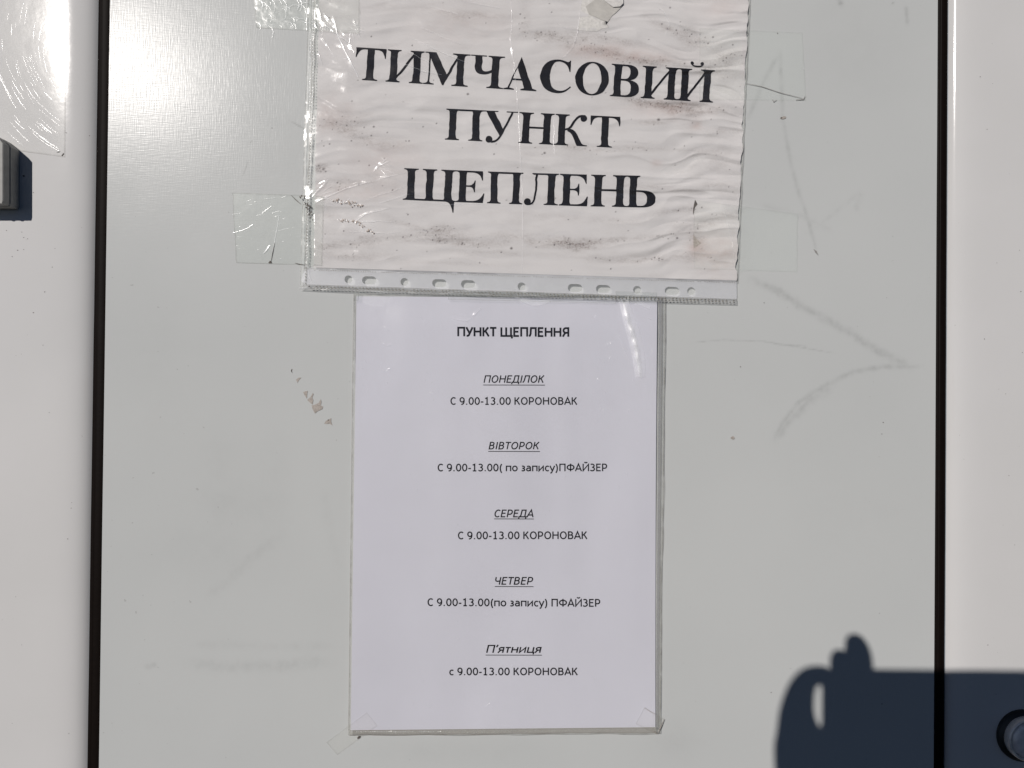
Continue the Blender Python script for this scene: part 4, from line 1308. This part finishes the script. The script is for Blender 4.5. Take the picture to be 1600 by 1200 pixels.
t1 = tape([(393, -40), (562, -40), (561, 52), (400, 43)], 'crinkled clear tape patch at the upper left corner of the upper sleeve', 0.30, seed=3)
L_ = []
for i in range(46):
    x = rr.uniform(398, 485); y = rr.uniform(-5, 40); a = rr.uniform(-1.2, 0.6); ln = rr.uniform(5, 24)
    L_.append((smoothline([(x + ln * t * math.cos(a + t), y + ln * t * math.sin(a + t)) for t in np.linspace(0, 1, 4)], 2), rr.uniform(.5, 1.1), rr.uniform(.05, .16)))
o = tubes('crease_lines', L_, M['crease'], lambda x, y: over(x, y) + 0.35 * MM, t1); o['kind'] = 'stuff'
t2 = tape([(363, 301), (506, 306), (503, 415), (369, 411)], 'wide clear tape patch at the lower left corner of the upper sleeve', 0.05, seed=5)
L_ = [([(363, 364), (378, 360), (392, 354)], 1.4, .18), ([(389, 354), (395, 351)], 2.6, .3), ([(408, 334), (416, 328), (424, 322)], 1.4, .2),
      ([(425, 333), (437, 329)], 1.4, .2), ([(412, 396), (417, 390), (421, 383)], 3.2, .3), ([(426, 392), (430, 372), (434, 350), (436, 336)], 1.1, .14),
      ([(413, 311), (430, 309)], 1.2, .15), ([(440, 309), (447, 306)], 1.6, .2), ([(363, 335), (376, 333)], 1.1, .15), ([(400, 337), (410, 335)], 1.1, .12), ([(430, 362), (452, 356)], .9, .1)]
for i in range(26):
    x = rr.uniform(366, 470); y = rr.uniform(305, 405); a = rr.uniform(-.6, .3); ln = rr.uniform(1, 6)
    L_.append(([(x + ln * t * math.cos(a), y + ln * t * math.sin(a)) for t in np.linspace(0, 1, 4)], .6, .06))
o = tubes('crease_lines', L_, M['crease'], lambda x, y: over(x, y) + 0.20 * MM, t2); o['kind'] = 'stuff'
tubes('dirt_line', [([(423, 411), (426, 395), (429, 380)], .9, .05), ([(455, 305), (462, 312), (470, 319)], 1.2, .06), ([(461, 411), (468, 413), (476, 414)], 1.2, .05)], M['grime'], lambda x, y: over(x, y) + 0.2 * MM, t2)
for q in ([(419, 411), (422, 407), (425, 411)],): poly_patch('grit', q, M['grime'], lambda x, y: over(x, y) + 0.2 * MM, t2, 0.05)
t3 = tape([(1093, 44), (1254, 51), (1260, 157), (1093, 156)], 'nearly invisible clear tape patch at the upper right side of the upper sleeve', 0.10, mat='tape_faint', seed=7)
tubes('dirt_line', [([(1165, 130), (1190, 135), (1220, 145), (1256, 154)], .9, .05), ([(1244, 156), (1256, 155), (1258, 150)], 1.4, .05), ([(1207, 155), (1209, 159), (1214, 156)], 1.2, .05),
                    ([(1164, 52), (1167, 54), (1170, 51)], 1.6, .05)], M['pale_grime'], lambda x, y: over(x, y) + 0.12 * MM, t3)
tubes('crease_lines', [([(1255, 106), (1256, 110)], 1.6, .2), ([(1258, 121), (1261, 121)], 1.2, .2)], M['crease'], lambda x, y: over(x, y) + 0.12 * MM, t3)
t4 = tape([(1084, 312), (1247, 334), (1246, 425), (1084, 420)], 'faint clear tape patch at the lower right side of the upper sleeve', 0.12, mat='tape_faint', seed=9)
over_b = lambda X, Y: np.maximum(hSB(X, Y) * ((np.asarray(X) > 543) & (np.asarray(Y) < 1149) & (np.asarray(X) < 1038)), 0.45 * MM) + 0.12 * MM


def over_s(X, Y):
    X = np.asarray(X, float); Y = np.asarray(Y, float)
    on = sstep(538, 548, X) * (1 - sstep(1145, 1153, Y)) * (1 - sstep(1034, 1044, X))
    return (0.5 * (1 - on) + (hSB(X, Y) / MM + 0.14) * on) * MM


tape([(573, 1113), (590, 1134), (527, 1180), (510, 1160)], 'small slanted clear tape at the lower left corner of the timetable sleeve', 0.08, mat='tape_corner', seed=11, hf=over_s, step=1.1)
tb = tape([(1007, 1105), (1038, 1124), (1027, 1148), (993, 1131)], 'small yellowed tape folded at the lower right corner of the timetable sleeve', 0.10, mat='tape_corner', seed=12, hf=over_s, step=1.1)
tubes('dirt_line', [([(1027, 1147), (1032, 1137), (1038, 1124)], 1.6, .06), ([(1020, 1142), (1027, 1147)], 1.4, .06), ([(1007, 1106), (1016, 1112), (1024, 1116)], .7, .04)], M['chip'], lambda x, y: over_s(x, y) + 0.1 * MM, tb)
bb = poly_patch('grit', [(558, 1153), (560, 1150), (563, 1150), (562, 1153), (559, 1155)], M['grime'], 0.0008, slb, 0.1)
# tapes that hold the top of the timetable sleeve, over the punched strip


def over_t(X, Y):
    X = np.asarray(X, float); Y = np.asarray(Y, float)
    a = hStrip(X, Y) + 0.9 * MM; b = hSB(X, Y) + 0.15 * MM
    k = sstep(462, 480, Y)
    return a * (1 - k) + b * k


tape([(962, 455), (1026, 457), (1026, 474), (962, 472)], 'short clear tape at the upper right corner of the timetable sleeve', 0.6, seed=14, hf=over_t, step=1.1, edge=1.3)
tape([(554, 455), (561, 455), (560, 470), (553, 470)], 'tiny clear tape tab at the upper left corner of the timetable sleeve', 0.3, seed=15, hf=over_t, step=0.9, edge=1.6)
tc = tape([(720, 452), (960, 461), (983, 499), (700, 480)][:0] or [(700, 452), (962, 461), (962, 474), (700, 468)], 'long thin clear tape along the top edge of the timetable sleeve', 0.8, seed=16, hf=over_t, step=1.1, edge=1.3)
tubes('crease_lines', [([(700, 457), (730, 455), (760, 455)], 2.0, .3), ([(560, 452), (590, 456), (612, 458)], 1.5, .2), ([(983, 460), (981, 468), (986, 473)], 1.6, .3),
                       ([(985, 458), (1005, 460), (1022, 458)], 1.0, .2), ([(800, 463), (830, 461), (850, 464)], 1.2, .2), ([(1010, 462), (1016, 466)], 1.4, .2)],
      M['crease'], lambda x, y: over_t(x, y) + 0.8 * MM, tc)

# ------------------------------------------------------------------ the photographer's phone and hand (in front of the panel, round the lens)
KS = np.array([SUN.x / -SUN.y, SUN.z / -SUN.y])


def SH(px, py, D):
    """the place at distance D from the panel whose shadow falls on photo pixel (px,py)"""
    w = P(px, py, 0.0)
    return Vector((w[0] + KS[0] * D, -D, w[2] + KS[1] * D))


def rounded_box(x0, x1, z0, z1, y0, y1, r=0.009, bev=0.0025, seg=6):
    """phone-like slab: returns rings of verts"""
    prof = [(y0, bev), (y0 - bev * 0.3, bev * 0.3)] if False else None
    def ring(inset, y):
        out = []
        for cx, cz, a0 in ((x1 - r, z1 - r, 0), (x0 + r, z1 - r, 90), (x0 + r, z0 + r, 180), (x1 - r, z0 + r, 270)):
            for k in range(seg + 1):
                a = R(a0 + 90 * k / seg); out.append((cx + (r - inset) * math.cos(a), y, cz + (r - inset) * math.sin(a)))
        return out
    rings = [ring(bev, y0), ring(bev * 0.3, y0 + bev * 0.3 * (1 if y1 > y0 else -1)), ring(0, y0 + bev * (1 if y1 > y0 else -1)),
             ring(0, y1 - bev * (1 if y1 > y0 else -1)), ring(bev * 0.3, y1 - bev * 0.3 * (1 if y1 > y0 else -1)), ring(bev, y1)]
    V = [p for q in rings for p in q]; n = len(rings[0]); Fc = [tuple(range(n))]
    for k in range(5):
        for i in range(n): Fc.append((k * n + i, k * n + (i + 1) % n, (k + 1) * n + (i + 1) % n, (k + 1) * n + i))
    Fc.append(tuple(5 * n + i for i in range(n)))
    return V, Fc


DP = 0.5465                       # back of the phone, facing the panel
pt = SH(1285, 1045, DP + 0.003)
px0, pz1 = pt.x, pt.z
px1, pz0 = px0 + 0.168, pz1 - 0.080
phone = empty('smartphone', ((px0 + px1) / 2, -DP, pz0))
tag(phone, 'dark smartphone held sideways in front of the panel, seen only by its shadow', 'phone')
V, Fc = rounded_box(px0, px1, pz0, pz1, -DP, -DP - 0.0092)
link('body', V, Fc, M['phone'], phone, smooth=False)
V, Fc = rounded_box(px0 + 0.003, px1 - 0.003, pz0 + 0.003, pz1 - 0.003, -DP - 0.0093, -DP - 0.0097, r=0.007, bev=0.0001)
link('screen', V, Fc, M['glass'], phone, smooth=False)
V, Fc = rounded_box(-0.016, 0.018, H0 - 0.016, H0 + 0.020, -DP + 0.0020, -DP + 0.0001, r=0.006, bev=0.0004)
cbp = link('camera_bump', V, Fc, M['phone'], phone, smooth=False)


def limb(name, chains, mat, parent, sub=2):
    """one continuous skinned body: chains = [(start_index or None, [(Vector, radius), ...])]"""
    verts, edges, rad = [], [], []
    for st, pts in chains:
        prev = st
        for p, r in pts:
            verts.append(Vector(p) - Vector(parent['_o'])); rad.append(r)
            i = len(verts) - 1
            if prev is not None: edges.append((prev, i))
            prev = i
    me = bpy.data.meshes.new(name); me.from_pydata(verts, edges, [])
    o = bpy.data.objects.new(name, me); C.objects.link(o); o.parent = parent; o['_o'] = parent['_o']
    sk = o.modifiers.new('skin', 'SKIN'); sk.use_smooth_shade = True; sk.branch_smoothing = 0.6
    if not me.skin_vertices: pass
    for i, r in enumerate(rad): me.skin_vertices[0].data[i].radius = (r, r)
    me.skin_vertices[0].data[0].use_root = True
    sb = o.modifiers.new('subdivision', 'SUBSURF'); sb.levels = sub; sb.render_levels = sub
    me.materials.append(mat)
    return o


hand = empty('person', tuple(SH(1290, 1500, 0.60)))
tag(hand, 'left hand and dark sleeve of the photographer holding the phone, seen only by their shadow', 'person')
wr = SH(1262, 1292, 0.585); fo = SH(1300, 1500, 0.66)
pm = SH(1252, 1215, 0.572); kn = SH(1246, 1165, 0.566)
body = [(None, [(pm, 0.020), (wr, 0.021), (SH(1275, 1350, 0.605), 0.023), (fo, 0.028)]),
        (0, [(SH(1253, 1152, 0.566), 0.0172), (SH(1243, 1120, 0.562), 0.0124), (SH(1250, 1082, 0.560), 0.0100), (SH(1262, 1058, 0.560), 0.0078), (SH(1280, 1054, 0.561), 0.0070), (SH(1303, 1058, 0.563), 0.0070)])]
limb('hand', body, M['skin'], hand)
# fingers reach across the back of the phone; the forefinger sticks up past its top edge
idx = [(None, [(SH(1290, 1170, 0.552), 0.0090), (SH(1322, 1110, 0.536), 0.0088), (SH(1345, 1062, 0.530), 0.0092), (SH(1342, 1022, 0.531), 0.0098), (SH(1336, 1002, 0.532), 0.0072), (SH(1333, 992, 0.532), 0.0044)])]
limb('finger', idx, M['skin'], hand)
mi2 = [(None, [(SH(1290, 1175, 0.556), 0.0085), (SH(1312, 1110, 0.540), 0.0085), (SH(1318, 1062, 0.533), 0.0088), (SH(1317, 1028, 0.533), 0.0094), (SH(1318, 1017, 0.533), 0.0060)])]
limb('finger', mi2, M['skin'], hand)
ring_ = [(None, [(SH(1280, 1200, 0.562), 0.0090), (SH(1302, 1175, 0.538), 0.0085), (SH(1326, 1165, 0.536), 0.0078), (SH(1350, 1155, 0.537), 0.0064)])]
limb('finger', ring_, M['skin'], hand)
lit = [(None, [(SH(1262, 1230, 0.566), 0.0085), (SH(1292, 1228, 0.545), 0.0074), (SH(1320, 1224, 0.545), 0.0066), (SH(1340, 1222, 0.546), 0.0056)])]
limb('finger', lit, M['skin'], hand)
slv2 = [(None, [(SH(1280, 1370, 0.612), 0.033), (SH(1305, 1520, 0.665), 0.040), (SH(1340, 1760, 0.76), 0.048)])]
limb('jacket_sleeve', slv2, M['cloth'], hand, sub=1)
for o in list(bpy.data.objects):
    if '_o' in o: del o['_o']
